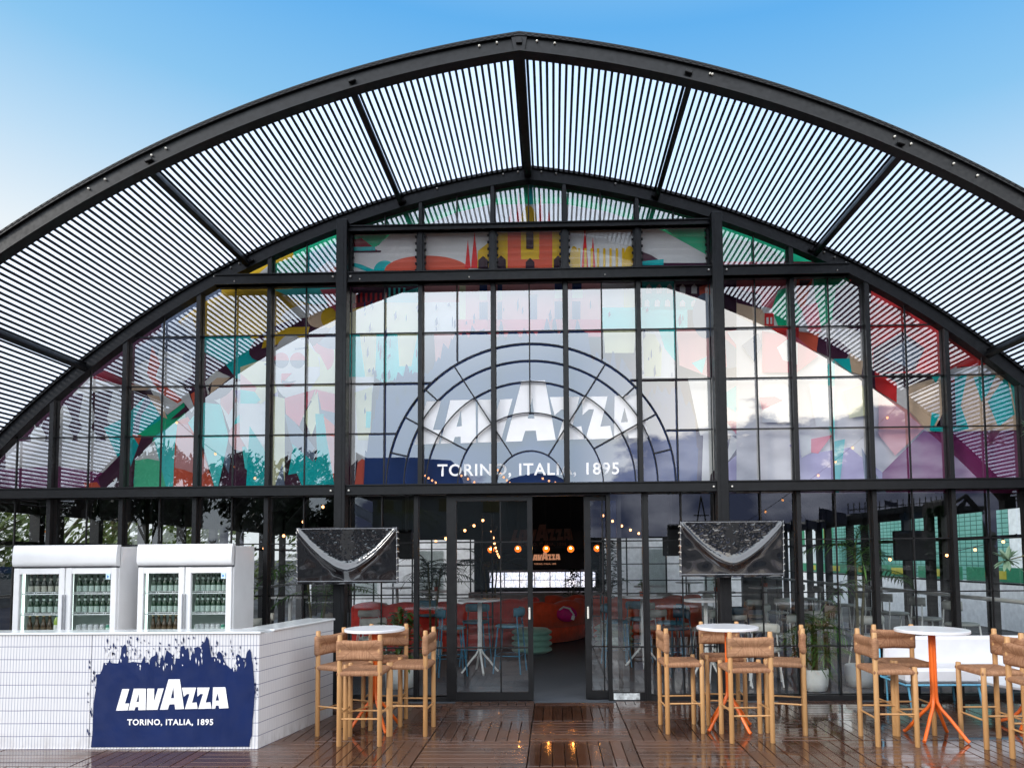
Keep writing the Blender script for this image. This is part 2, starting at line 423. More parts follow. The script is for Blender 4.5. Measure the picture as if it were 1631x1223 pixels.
for i in range(len(MU)-1):
    a, b = MU[i], MU[i+1]
    if abs(a) == 2.215: a += .065
    else: a += .025
    if abs(b) == 2.215: b -= .065
    else: b -= .025
    top = max(zi(a), zi(b))
    if top > 2.6:
        inner = abs((a+b)/2) < 2.2
        window(a, b, 2.51, 4.92, (3.13, 3.735, 4.34), True, GLASS_UP, outside if inner and abs(a+b) > .1 else (lambda p: math.dist(p, (0, FZ)) > .86 and (abs(p[0]) < .01 or outside(p))) if inner else None)
    if abs((a+b)/2) < 3.4 and abs((a+b)/2) > 2.2: window(a, b, 5.045, 6.3, (), True, GLASS_UP)
    if abs((a+b)/2) < 2.2: window(a, b, 5.635, 6.3, (), abs(a+b) > .1 or True, GLASS_UP)
    if abs((a+b)/2) > 1.35:
        a2 = a if abs(a) > 1.34 else (1.37 if a > 0 else a); b2 = b if abs(b) > 1.34 else (-1.37 if b < 0 else b)
        window(a2, b2, .05, 2.39, (.605, 1.22, 1.83), True)
# sill strip
m = MB(); m.bx(-6.75, -.93, -.045, .05, 0, .05); m.bx(1.345, 6.75, -.045, .05, 0, .05); m.build('sill', BLACK, pav)
# fanlight rings
m = MB()
for r in (1.71, 1.5, 1.24, .86, .40):
    n = 48; w = .010
    vs = []
    for i in range(n+1):
        a = pi*i/n
        for rr, y in ((r-w/2, -.012), (r+w/2, -.012), (r+w/2, .014), (r-w/2, .014)): vs.append((rr*cos(a), y, FZ+rr*sin(a)*.985))
    m.add(vs, [(4*i+j, 4*i+(j+1) % 4, 4*i+4+(j+1) % 4, 4*i+4+j) for i in range(n) for j in range(4)])
def spoke(deg, r0, r1):
    a = radians(deg); bars(m, (r0*cos(a), FZ+r0*sin(a)*.985), (r1*cos(a), FZ+r1*sin(a)*.985), .015, None, -.001)
for d in (58, 122): spoke(d, .4, 1.71)
for d in (29, 151): spoke(d, .86, 1.71)
for d in (43, 137, 13.5, 166.5): spoke(d, 1.5, 1.71)
m.build('fanlight_bars', STEEL2, pav)
# louvre windows
for i in range(5):
    a, b = (-2.15, MU[6]-.025) if i == 0 else (MU[9]+.025, 2.15) if i == 4 else (MU[5+i]+.025, MU[6+i]-.025)
    m = MB()
    for x in (a+.012, b-.012): m.bx(x-.012, x+.012, -.03, .03, 5.05, 5.56)
    m.bx(a+.024, b-.024, -.02, .02, 5.05, 5.062)
    for k in range(6):
        for x in (a+.03, b-.03): m.box((x, -.02, 5.10+k*.083), (.02, .05, .03), (.5, 0, 0), bev=.004)
    lw = m.build('louvre_window', BLACK, pav)
    for k in range(6):
        tilt = .5 if i != 3 else .05
        q = MB(); q.box(((a+b)/2, 0, 5.10+k*.083), (b-a-.05, .005, .1), (tilt, 0, 0)); q.build('louvre_blade', GLASS_L, lw)
# sliding doors
def door(x0, x1, y, stile0=.06, stile1=.06, handle=None, bot=.09):
    m = MB(); z1 = 2.36
    m.bx(x0, x0+stile0, y-.03, y+.03, .01, z1); m.bx(x1-stile1, x1, y-.03, y+.03, .01, z1)
    m.bx(x0+stile0, x1-stile1, y-.028, y+.028, .01, .01+bot); m.bx(x0+stile0, x1-stile1, y-.028, y+.028, z1-.05, z1)
    for z in (.605, 1.22, 1.83): m.bx(x0+stile0, x1-stile1, y-.012, y+.012, z-.008, z+.008)
    xm = x0+stile0+(x1-x0-stile0-stile1)*.62 if (x1-x0) > .7 else (x0+x1)/2
    m.bx(xm-.008, xm+.008, y-.012, y+.012, .1, z1-.05)
    d = m.build('sliding_door', STEEL2, pav)
    pane(x0+stile0, x1-stile1, .1, z1-.05, GLASS, d, y, False)
    if handle:
        h = MB(); h.box((handle, y-.042, 1.0), (.022, .02, .14), bev=.005); h.ball((handle, y-.05, 1.06), .012, 8, 6); h.build('handle', BOLT, d)
    return d
door(-.93, .02, -.02, handle=-.02)
door(.625, 1.06, .05, .075, .05, handle=.66)
m = MB(); m.bx(.885, .93, -.04, .02, 0, 2.39); m.bx(1.3, 1.345, -.04, .02, 0, 2.39); m.bx(.93, 1.3, -.03, .02, .0, .09); m.bx(-.985, -.93, -.05, .03, 0, 2.39); m.bx(-.93, .885, -.05, .06, 2.365, 2.39)
m.bx(-1.345+.025, -.985, -.03, .03, 0, .05)
for z in (.605, 1.22, 1.83): m.bx(.93, 1.3, -.012, .012, z-.008, z+.008); m.bx(-1.32, -.985, -.012, .012, z-.008, z+.008)
fr = m.build('door_frame', STEEL2, pav)
pane(.93, 1.3, .09, 2.39, GLASS, fr, -.005, False); pane(-1.32, -.985, .05, 2.39, GLASS, fr, .0, False)
m = MB(); m.bx(.94, 1.24, -.036, -.031, .008, .082, bev=.002); tag(m.build('worn_white_sticker', simple('worn_white', (.62, .66, .68), .6, .5, 14), pav))
# ================================================================ DECK AND GROUND
gm = Mat('asphalt'); co = gm.coord(); g = gm.noise(co, 40, 6); 
gm.end(gm.pr(gm.mix(g, (.02, .02, .021), (.04, .039, .037)), gm.remap(gm.noise(co, .4, 4), .4, .6, .55, .9), spec=.2, bump=gm.bump(g, .3, .01)))
m = MB(); m.add([(-900, -900, -.2), (900, -900, -.2), (900, 900, -.2), (-900, 900, -.2)], [(0, 1, 2, 3)]); tag(m.build('ground', gm.m), kind='structure')
dk = Mat('wet_hardwood'); co = dk.coord()
at_n = dk.n('ShaderNodeAttribute'); at_n.attribute_name = 'tone'; tn = at_n.outputs['Fac']
w1 = dk.noise(dk.coord('Object', (14, 14, 14)), 3, 6, .65); big = dk.noise(co, .9, 4, .6, .5); mid = dk.noise(co, 7, 5)
c = dk.mix(tn, (.034, .013, .007), (.125, .048, .024)); c = dk.mix(dk.math('MULTIPLY', w1, .45), c, (.04, .024, .018))
c = dk.mix(dk.remap(mid, .45, .75, 0, .5), c, (.09, .06, .048))
wet = dk.remap(big, .41, .56, 0, 1)
c = dk.mix(dk.math('MULTIPLY', dk.math('SUBTRACT', 1., wet), .28), c, (.15, .085, .055))
rg = dk.math('ADD', dk.math('MULTIPLY', wet, -.27), dk.math('MULTIPLY_ADD', w1, .14, .27), 0, True)
dk.end(dk.pr(c, rg, 0, .55, dk.bump(dk.math('ADD', dk.math('MULTIPLY', w1, .5), mid), .10, .004), coat=dk.math('MULTIPLY_ADD', wet, .5, .06), crough=.035))
rr = random.Random(3)
m = MB(); TW, TD = .92, .745
xs0, ys0 = -.885, -.26
for ix in range(-8, 9):
    for iy in range(-14, 1):
        x0 = xs0+ix*TW; y0 = ys0+iy*TD; x1 = x0+TW; y1 = min(y0+TD, -.055)
        if x1 > 8 or x0 < -8.5: continue
        vert = (ix+iy) % 2 == 0
        tt = rr.uniform(-.12, .12)
        if vert:
            nb = 9; w = (TW-.006)/nb
            for k in range(nb):
                m.col = min(1, max(0, .5+tt+rr.uniform(-.35, .35))); a = x0+.003+k*w
                m.box((a+w/2, (y0+y1)/2, -.012+rr.uniform(-.0012, .0012)), (w-.007, (y1-y0)-.008, .024), (rr.uniform(-.001, .001), rr.uniform(-.006, .006), 0), bev=.0025)
        else:
            nb = 7; w = (TD-.006)/nb
            for k in range(nb):
                a = y0+.003+k*w
                if a+w > -.05: continue
                m.col = min(1, max(0, .5+tt+rr.uniform(-.35, .35)))
                m.box(((x0+x1)/2, a+w/2, -.012+rr.uniform(-.0012, .0012)), (TW-.008, w-.007, .024), (rr.uniform(-.006, .006), rr.uniform(-.001, .001), 0), bev=.0025)
tag(m.build('deck', dk.m), kind='structure')
m = MB(); m.bx(-9.4, 9.4, -11, -.07, -.19, -.026); tag(m.build('deck_base', BLACK), kind='structure')
fl = Mat('grey_carpet'); co = fl.coord(); g = fl.noise(co, 120, 4); g2 = fl.noise(co, 1.2, 3)
fl.end(fl.pr(fl.mix(g, (.045, .052, .062), (.085, .095, .11)), .85, bump=fl.bump(g, .4, .003)))
m = MB(); m.bx(-7.4, 7.4, -.045, 13.2, -.19, -.004); tag(m.build('floor', fl.m), kind='structure')
# ================================================================ THE PRINTED MURAL BEHIND THE UPPER GLAZING
MC = dict(plum=(62, 26, 50), purple=(112, 40, 88), cream=(238, 218, 196), tan=(214, 172, 146), peach=(244, 200, 160), teal=(0, 168, 168), aqua=(70, 200, 195),
          green=(14, 172, 122), mint=(80, 190, 145), coral=(238, 84, 62), red=(205, 42, 44), orange=(238, 160, 30), yellow=(246, 196, 60), navy=(20, 48, 100),
          slate=(96, 108, 128), pink=(236, 140, 140), pale=(246, 228, 222), white=(250, 250, 250), dark=(40, 22, 36), lilac=(150, 140, 180), ltyel=(248, 226, 160), rose=(200, 90, 105), dkred=(130, 26, 48), ash=(200, 196, 196))
def ink(name, c):
    m = Mat('print_'+name); co = m.coord(); nz = m.noise(co, 3, 4); nf = m.noise(m.coord('Object', (60, 60, 60)), 4, 2)
    a = tuple(min(.86, v*1.5+.003) for v in lin(c)); b = tuple(v*.86 for v in a)
    tr = m.n('ShaderNodeBsdfTranslucent'); m.put(tr.inputs[0], m.mix(nz, b, a)); x = m.n('ShaderNodeMixShader'); x.inputs[0].default_value = .0; m.l(tr.outputs[0], x.inputs[2])
    m.l(m.pr(m.mix(nz, b, a), .75, spec=.2, bump=m.bump(m.math('ADD', m.math('MULTIPLY', nf, .2), m.noise(m.coord('Object', (1, 1, .35)), 2.2, 2)), .25, .02)), x.inputs[1])
    return m.end(x.outputs[0])
MK = list(MC); MM = [ink(k, MC[k]) for k in MK]
FR = dict(a=(0, 400, 3.0568), b=(400, 400, 3.0568), c=(800, 400, 3.0568), d=(1191, 400, 3.0568), t=(500, 20, 2.7183), r=(1031, 0, 2.7183), l=(530, 250, 2.6306), g=(0, 0, 1))
mur = MB(); layer = [0]
def to_w(fr, p, y):
    ox, oy, s = FR[fr]; return at(ox+p[0]/s, oy+p[1]/s, 1, y)
def P(col, fr, *pts, holes=()):
    """one printed shape; every later shape is printed over the earlier ones"""
    layer[0] += 1; y = .24-.0007*layer[0]
    q = [to_w(fr, p, .15) for p in pts]
    lim = []
    for v in q: lim.append((v.x, v.z))
    mur.flat([lim]+[[(to_w(fr, p, .15).x, to_w(fr, p, .15).z) for p in h] for h in holes], lambda w: (w[0], y, w[1]), MK.index(col))
def O(col, fr, cx, cy, rx, ry=None, a0=0, a1=360, rot=0):
    ry = ry or rx; n = 28; pts = []
    for i in range(n+1 if a1-a0 < 360 else n):
        a = radians(a0+(a1-a0)*i/n); x, z = rx*cos(a), ry*sin(a); r = radians(rot)
        pts.append((cx+x*cos(r)-z*sin(r), cy+x*sin(r)+z*cos(r)))
    P(col, fr, *pts)
# base: the whole arch in plum
base = [(-6.9, 2.5)]+[(x, z+.19) for x, z in arc_pts(0, 60) if z > 2.5]+[(6.9, 2.5)]
mur.flat([base], lambda w: (w[0], .242, w[1]), MK.index('plum'))
def top_band(x0, x1, d, col):
    n = 14; up = [(x0+(x1-x0)*i/n, zi(x0+(x1-x0)*i/n)+.18) for i in range(n+1)]; dn = [(x, z-.18-d) for x, z in up[::-1]]
    layer[0] += 1; y = .24-.0007*layer[0]; mur.flat([up+dn], lambda w: (w[0], y, w[1]), MK.index(col))
top_band(-3.0, 3.0, .45, 'green'); top_band(-3.9, -2.95, .35, 'orange'); top_band(-4.6, -3.85, .5, 'slate'); top_band(2.95, 3.6, .4, 'green'); top_band(3.6, 5.2, .4, 'red')
# ---- far left: chess pieces on a plum ground
P('ash', 'a', (0, 920), (600, 920), (560, 1000), (470, 1100), (0, 1100))
P('purple', 'a', (-60, 1060), (250, 1040), (520, 1080), (520, 1180), (-60, 1180))
P('cream', 'a', (330, 690), (420, 600), (620, 625), (720, 640), (720, 668), (500, 672))
P('dkred', 'a', (420, 610), (490, 570), (640, 640), (600, 650))
for cx_, w_ in ((160, .8), (290, .9), (400, 1.), (545, 1.15)):
    top = {160: 850, 290: 745, 400: 670, 545: 665}[cx_]
    P('cream', 'a', (cx_-42*w_, 925), (cx_-48*w_, 890), (cx_-20*w_, 850), (cx_-40*w_, 810), (cx_-12*w_, top), (cx_+12*w_, top), (cx_+42*w_, 810), (cx_+20*w_, 850), (cx_+48*w_, 890), (cx_+42*w_, 925))
P('teal', 'a', (485, 855), (590, 800), (680, 705), (800, 730), (860, 740), (790, 850), (690, 900), (665, 1150), (625, 1180), (585, 1070))
P('slate', 'a', (625, 880), (640, 800), (690, 700), (720, 720), (670, 790), (655, 880))
P('plum', 'a', (600, 950), (455, 1100), (480, 1180), (640, 1180))
P('coral', 'a', (385, 1125), (450, 1120), (480, 1160), (400, 1165))
P('green', 'a', (655, 885), (700, 855), (800, 790), (880, 720), (890, 850), (770, 905), (700, 935))
P('coral', 'a', (625, 885), (670, 890), (660, 945)); P('plum', 'a', (670, 900), (730, 898), (720, 940), (640, 1020), (625, 1180), (610, 1180), (615, 1050))
P('mint', 'a', (640, 1010), (700, 1000), (790, 1010), (820, 1180), (630, 1180))
P('pale', 'a', (640, 1015), (720, 935), (850, 850), (850, 1000), (780, 1020), (700, 1005))
P('aqua', 'a', (730, 900), (850, 820), (830, 1180), (800, 1180), (760, 1020))
P('coral', 'a', (850, 820), (900, 800), (950, 900), (1040, 1180), (825, 1180), (835, 950))
P('pink', 'a', (850, 830), (900, 840), (1000, 1060), (960, 1090), (880, 1060), (835, 1050))
P('slate', 'a', (640, 560), (640, 470), (740, 400), (830, 335), (910, 360), (960, 470), (960, 600), (800, 640))
P('slate', 'a', (960, 740), (1000, 800), (1110, 1010), (1100, 1080), (1040, 960))
P('aqua', 'a', (900, 830), (980, 730), (1060, 740), (1100, 900), (1080, 1000), (1040, 1180), (980, 960))
P('pale', 'a', (1000, 700), (1060, 640), (1200, 620), (1215, 780), (1180, 880), (1110, 880), (1060, 740))
P('pink', 'a', (1060, 660), (1110, 640), (1140, 720), (1100, 790), (1060, 740)); P('lilac', 'a', (1130, 670), (1160, 670), (1150, 740))
# man with curled hair, collar, hand
O('plum', 'a', 1010, 600, 128, 120)
P('cream', 'a', (640, 560), (700, 520), (740, 540), (760, 470), (830, 490), (880, 475), (915, 500), (925, 590), (870, 640), (900, 690), (880, 730), (800, 790), (770, 760), (700, 640))
P('coral', 'a', (725, 455), (765, 540), (740, 610), (790, 650), (880, 715), (850, 735), (760, 680), (700, 590)); P('tan', 'a', (700, 690), (760, 700), (800, 810), (770, 800))
O('cream', 'a', 890, 505, 30, 34); O('slate', 'a', 895, 510, 20, 24); O('slate', 'a', 800, 525, 30, 12, 180, 360)
P('dark', 'a', (790, 535), (840, 530), (815, 545)); P('dark', 'a', (830, 615), (880, 628), (900, 618), (870, 640))
P('plum', 'a', (815, 815), (900, 740), (950, 680), (980, 640), (990, 700), (860, 800)); P('coral', 'a', (915, 690), (945, 672), (950, 750), (930, 745)); P('white', 'a', (850, 690), (905, 680), (935, 760), (920, 780))
P('cream', 'a', (985, 630), (1040, 572), (1075, 590), (1110, 605), (1060, 625), (1000, 695)); P('tan', 'a', (1000, 650), (1045, 610), (1110, 610), (1010, 692)); P('dark', 'a', (1000, 665), (1020, 630), (1012, 690))
P('slate', 'a', (640, 545), (700, 520), (650, 480)); P('tan', 'a', (600, 640), (720, 655), (700, 672), (600, 672))
# mustard field, teal strip
P('orange', 'a', (855, 335), (980, 240), (1140, 175), (1400, 160), (1420, 330), (1270, 412), (930, 412))
P('cream', 'a', (865, 340), (920, 300), (950, 400), (925, 412))
P('teal', 'a', (970, 408), (1270, 408), (1330, 520), (1140, 615), (1085, 540), (975, 480))
P('teal', 'a', (1140, 610), (1330, 500), (1345, 620), (1240, 720), (1200, 640))
P('ltyel', 'a', (1200, 600), (1345, 520), (1345, 640), (1215, 660)); P('lilac', 'a', (1215, 660), (1345, 640), (1345, 740), (1240, 770)); P('pink', 'a', (1200, 590), (1270, 660), (1290, 730), (1240, 770))
P('pale', 'a', (1180, 640), (1345, 740), (1345, 1000), (1240, 1000), (1180, 880))
O('aqua', 'a', 1185, 870, 60, 90); O('pink', 'a', 1165, 900, 62, 70); P('aqua', 'a', (1170, 950), (1230, 930), (1290, 1180), (1200, 1180)); P('plum', 'a', (1070, 1180), (1110, 1060), (1160, 1030), (1210, 1080), (1215, 1180))
P('teal', 'a', (1200, 1050), (1300, 1040), (1330, 1180), (1210, 1180))
# ---- woman in hat and round sunglasses
P('teal', 'b', (-10, 130), (60, 120), (160, 40), (270, 0), (430, -60), (430, 140), (-10, 140))
P('green', 'b', (90, 60), (270, 0), (270, 125), (90, 130)); P('cream', 'b', (-20, 130), (20, 110), (80, 60), (90, 130)); P('pale', 'b', (280, 110), (370, 40), (420, 60), (420, 140), (300, 140)); P('coral', 'b', (370, 90), (425, 50), (425, 110), (390, 125))
P('aqua', 'b', (100, 180), (430, 170), (430, 250), (260, 250)); P('rose', 'b', (330, 180), (430, 175), (430, 310), (380, 280))
P('orange', 'b', (-10, 190), (100, 200), (250, 240), (380, 290), (420, 330), (280, 400), (60, 420), (-10, 420))
P('ltyel', 'b', (-60, 560), (60, 520), (100, 540), (120, 680), (40, 740), (-60, 650)); P('pink', 'b', (-60, 590), (20, 660), (0, 720), (-60, 740)); P('aqua', 'b', (-60, 670), (10, 680), (40, 720), (-10, 760), (-60, 740))
O('ltyel', 'b', 330, 570, 110, 170); O('rose', 'b', 330, 470, 62, 110, rot=-20); O('slate', 'b', 350, 370, 80, 130, rot=-50)
P('ltyel', 'b', (240, 430), (330, 500), (400, 640), (400, 740), (300, 700))
O('plum', 'b', 185, 420, 215, 85, rot=-22)
O('cream', 'b', 255, 320, 115, 62, 180, 360, rot=-6); O('tan', 'b', 330, 330, 60, 40); O('orange', 'b', 375, 320, 40, 50)
P('orange', 'b', (45, 470), (60, 410), (180, 366), (282, 364), (266, 412), (160, 440))
O('pale', 'b', 190, 560, 92, 158); P('pale', 'b', (90, 470), (270, 420), (330, 520), (330, 600), (270, 690), (140, 690)); P('ltyel', 'b', (265, 440), (320, 500), (330, 560), (270, 560))
for cx_ in (142, 222):
    O('rose', 'b', cx_, 528, 37, 38, 180, 360); O('slate', 'b', cx_, 528, 37, 38, 0, 180)
P('slate', 'b', (205, 470), (270, 463), (270, 470), (210, 477)); P('slate', 'b', (60, 545), (105, 530), (104, 536), (62, 552))
P('rose', 'b', (144, 592), (194, 592), (150, 636), (142, 640)); P('slate', 'b', (144, 625), (180, 632), (218, 628), (190, 642), (146, 642)); P('rose', 'b', (150, 642), (210, 640), (184, 656), (160, 654))
P('rose', 'b', (160, 712), (310, 670), (250, 800), (230, 850), (165, 790)); P('peach', 'b', (100, 700), (160, 715), (160, 1160), (100, 1160)); P('pale', 'b', (-60, 740), (60, 740), (100, 700), (100, 900), (0, 1000), (-60, 900))
P('rose', 'b', (310, 670), (430, 700), (430, 860), (310, 780)); P('peach', 'b', (250, 800), (322, 680), (330, 790), (290, 900)); P('slate', 'b', (320, 680), (340, 770), (430, 790), (430, 870), (330, 790))
P('teal', 'b', (165, 790), (310, 1020), (300, 1120), (200, 1180), (160, 1180), (200, 960)); P('slate', 'b', (160, 790), (210, 830), (310, 960), (300, 1025), (190, 930)); P('teal', 'b', (310, 790), (350, 790), (410, 1180), (260, 1180), (320, 1000))
P('coral', 'b', (350, 800), (430, 870), (430, 1180), (410, 1180)); P('pink', 'b', (360, 880), (420, 920), (420, 1080), (395, 1080)); P('plum', 'b', (150, 1180), (165, 1090), (220, 1080), (260, 1180)); P('teal', 'b', (-30, 1180), (-10, 850), (60, 960), (100, 1180)); P('slate', 'b', (100, 1180), (150, 1030), (165, 1180))
# ---- centre: city behind the blue brush field
P('plum', 'b', (480, 200), (600, 165), (820, 165), (820, 195), (690, 240), (490, 260))
for k, x in enumerate(range(505, 660, 24)): P('red', 'b', (x, 205), (x+11, 200), (x+11, 252), (x, 256))
for k, x in enumerate(range(668, 760, 24)): P('aqua', 'b', (x, 178), (x+10, 178), (x+10, 240), (x, 240))
P('dkred', 'b', (490, 255), (640, 235), (640, 250), (490, 285)); P('orange', 'b', (490, 280), (640, 250), (640, 300), (490, 300))
P('peach', 'b', (480, 300), (640, 240), (830, 200), (830, 410), (480, 410)); P('aqua', 'b', (650, 230), (830, 170), (830, 250), (650, 250))
P('aqua', 'b', (480, 405), (530, 405), (556, 615), (480, 615)); P('peach', 'b', (528, 405), (612, 405), (602, 615), (556, 615)); P('aqua', 'b', (610, 405), (660, 405), (640, 640), (604, 615))
P('aqua', 'b', (655, 405), (830, 405), (830, 600), (640, 640)); P('peach', 'b', (712, 405), (810, 405), (780, 560), (722, 560)); P('white', 'b', (480, 612), (600, 612), (590, 690), (480, 690)); P('peach', 'b', (500, 690), (590, 660), (580, 920), (520, 920)); P('aqua', 'b', (560, 780), (585, 780), (580, 860), (558, 860)); P('pale', 'b', (480, 690), (505, 690), (520, 920), (480, 920)); P('pale', 'b', (480, 920), (590, 920), (590, 1180), (480, 1180)); P('coral', 'b', (498, 1180), (505, 1040), (540, 1010), (560, 1020), (550, 1180)); P('dark', 'b', (480, 1180), (480, 1050), (520, 1015), (500, 1180)); P('teal', 'b', (575, 980), (590, 980), (590, 1180), (560, 1180))
P('pink', 'b', (830, 160), (1020, 160), (1020, 250), (830, 250)); P('pale', 'b', (830, 250), (1020, 250), (1020, 410), (830, 410)); O('white', 'b', 865, 320, 55, 68); P('pink', 'b', (890, 405), (1000, 405), (990, 540), (900, 555))
P('pink', 'b', (1015, 160), (1380, 160), (1380, 335), (1015, 335)); P('ltyel', 'b', (1015, 170), (1045, 170), (1045, 335), (1015, 335)); P('rose', 'b', (1010, 335), (1380, 335), (1380, 420), (1010, 420))
for x in (1112, 1200, 1330): P('navy', 'b', (x, 165), (x+38, 165), (x+38, 195), (x, 195)); P('ltyel', 'b', (x, 196), (x+38, 196), (x+38, 240), (x, 240)); P('navy', 'b', (x, 250), (x+40, 250), (x+40, 335), (x, 335))
P('pink', 'c', (0, 160), (480, 160), (480, 335), (0, 335)); P('rose', 'c', (0, 335), (480, 335), (480, 420), (0, 420))
for x in (255, 340): P('navy', 'c', (x, 160), (x+46, 160), (x+46, 190), (x, 190)); P('ltyel', 'c', (x, 192), (x+52, 192), (x+52, 232), (x, 232)); P('navy', 'c', (x, 248), (x+40, 248), (x+40, 335), (x, 335))
P('navy', 'c', (135, 215), (170, 215), (170, 335), (135, 335)); P('pale', 'c', (480, 160), (660, 160), (660, 280), (480, 280)); P('peach', 'c', (590, 190), (650, 190), (650, 280), (590, 280)); P('aqua', 'c', (485, 278), (900, 278), (900, 380), (485, 380)); P('teal', 'c', (680, 140), (900, 140), (1000, 190), (1000, 290), (680, 290))
for x in (700, 750, 800): P('pale', 'c', (x, 195), (x, 175), (x+14, 165), (x+26, 178), (x+26, 210), (x, 210)); P('pale', 'c', (x-10, 275), (x-8, 245), (x+6, 240), (x+16, 250), (x+16, 275))
P('plum', 'c', (835, 140), (1010, 150), (1010, 260), (835, 200))
for x in (862, 918): P('pale', 'c', (x, 212), (x, 178), (x+14, 165), (x+27, 180), (x+27, 212)); P('pale', 'c', (x, 275), (x, 252), (x+14, 242), (x+27, 255), (x+27, 275))
P('coral', 'c', (955, 180), (1010, 165), (1010, 240), (960, 245))
P('peach', 'c', (490, 385), (650, 385), (640, 500), (500, 500)); P('pale', 'c', (680, 385), (840, 385), (850, 620), (680, 620)); P('peach', 'c', (682, 400), (740, 410), (775, 480), (770, 615), (690, 615)); P('aqua', 'c', (760, 385), (850, 385), (840, 540), (790, 480)); P('pink', 'c', (845, 385), (1010, 385), (1010, 620), (860, 560)); O('slate', 'c', 985, 320, 62, 110); P('aqua', 'c', (920, 550), (990, 520), (970, 600)); P('rose', 'c', (1060, 400), (1230, 370), (1230, 560), (1070, 570))
P('pale', 'c', (900, 620), (1240, 620), (1240, 900), (960, 900)); P('slate', 'c', (1080, 430), (1230, 560), (1090, 575)); P('pale', 'c', (1090, 400), (1180, 380), (1240, 440), (1140, 470)); P('aqua', 'c', (1085, 690), (1180, 630), (1185, 720), (1150, 800), (1090, 760))
P('cream', 'c', (965, 1180), (975, 890), (1080, 850), (1085, 1000), (1010, 1090), (1000, 1180)); P('rose', 'c', (1085, 830), (1180, 830), (1200, 900), (1160, 930)); P('cream', 'c', (1085, 1010), (1110, 900), (1160, 930), (1085, 1040)); P('lilac', 'c', (1085, 1040), (1250, 890), (1250, 1180), (1085, 1180)); P('slate', 'c', (1000, 1180), (1085, 1030), (1085, 1180))
# blue brush field with dripped edge, lettering
def brush(pts_top, x0, x1, zb, seed, col_side=.05):
    r = random.Random(seed); top = []
    for i in range(len(pts_top)-1):
        (xa, za), (xb, zb_) = pts_top[i], pts_top[i+1]; n = max(1, int(abs(xb-xa)/.045))
        for k in range(n):
            t = k/n; x = xa+(xb-xa)*t; z = za+(zb_-za)*t
            d = r.choice((0, 0, .03, .07, .13)) if k % 2 else r.choice((0, -.02, -.06, -.12))
            top.append((x, z+d)); top.append((x+.018, z+d-r.uniform(0, .03)))
    top.append(pts_top[-1])
    return top
tp = [(-2.03, 2.5), (-1.99, 2.95), (-1.9, 3.35), (-1.86, 3.7), (-1.55, 3.85), (-1.2, 3.95), (-.95, 4.32), (-.6, 4.42), (-.3, 4.38), (.25, 4.40), (.62, 4.38), (.75, 4.05), (1.15, 3.95), (1.3, 3.6), (1.75, 3.65), (1.95, 3.4), (1.98, 3.0), (1.97, 2.5)]
layer[0] += 2; yb = .24-.0007*layer[0]; navy = MK.index('navy')
mur.flat([brush(tp, 0, 0, 0, 5)], lambda w: (w[0], yb, w[1]), navy)
r5 = random.Random(9)
for k in range(150):                                   # loose flecks of paint round the field
    x = r5.uniform(-2.05, 1.9); z = r5.uniform(3.3, 4.7)
    if abs(x) < 1.1 and z < 4.35: continue
    w_, h_ = r5.uniform(.008, .03), r5.uniform(.04, .17)
    mur.flat([[(x, z), (x+w_, z+h_*.3), (x+w_*.6, z+h_), (x-w_*.3, z+h_*.6)]], lambda w: (w[0], yb-.0004*0, w[1]), navy)
LOGO = [[[(405, 533), (466, 533), (432, 655), (470, 655), (456, 713), (355, 716)]],
        [[(505, 530), (611, 530), (613, 711), (549, 712), (548, 684), (524, 686), (516, 712), (464, 713)], [(550, 572), (553, 640), (531, 643)]],
        [[(622, 530), (683, 530), (683, 640), (714, 530), (766, 528), (715, 709), (620, 710)]],
        [[(805, 452), (903, 452), (945, 703), (868, 706), (862, 663), (818, 664), (805, 707), (736, 709)], [(849, 522), (857, 612), (829, 612)]],
        [[(922, 523), (1046, 523), (1013, 652), (1052, 647), (1063, 701), (952, 704), (990, 577), (968, 577), (941, 600)]],
        [[(1056, 523), (1163, 523), (1131, 650), (1172, 646), (1183, 700), (1068, 703), (1106, 577), (1084, 577), (1058, 600)]],
        [[(1192, 521), (1298, 520), (1329, 697), (1248, 700), (1243, 675), (1219, 675), (1215, 700), (1187, 702)], [(1232, 572), (1246, 632), (1216, 634)]]]
def logo(m, x0, x1, zb, y, f=None):
    s_ = (x1-x0)/974.
    for lp in LOGO:
        m.flat([[(x0+(p[0]-355)*s_, zb+(710-p[1])*s_) for p in q] for q in lp], f or (lambda w: (w[0], y, w[1])), 0)
FONT = {}
def words(txt, width, name, mat, parent, loc, bold=.018, spacing=1.12, rot=(pi/2, 0, 0)):
    cu = bpy.data.curves.new(name, 'FONT'); cu.body = txt; cu.offset = bold; cu.space_character = spacing; cu.align_x = 'CENTER'; cu.fill_mode = 'FRONT'; cu.resolution_u = 4
    tmp = bpy.data.objects.new('tmp', cu); C.objects.link(tmp); bpy.context.view_layer.update()
    me = bpy.data.meshes.new_from_object(tmp.evaluated_get(bpy.context.evaluated_depsgraph_get()))
    bpy.data.objects.remove(tmp); bpy.data.curves.remove(cu)
    xs = [v.co.x for v in me.vertices]; s_ = width/(max(xs)-min(xs)); cx_ = (max(xs)+min(xs))/2
    for v in me.vertices: v.co = ((v.co.x-cx_)*s_, v.co.y*s_, 0)
    me.materials.clear(); me.materials.append(mat); me.name = name
    o = bpy.data.objects.new(name, me); C.objects.link(o); o.parent = parent; o.location = loc; o.rotation_euler = rot
    return o
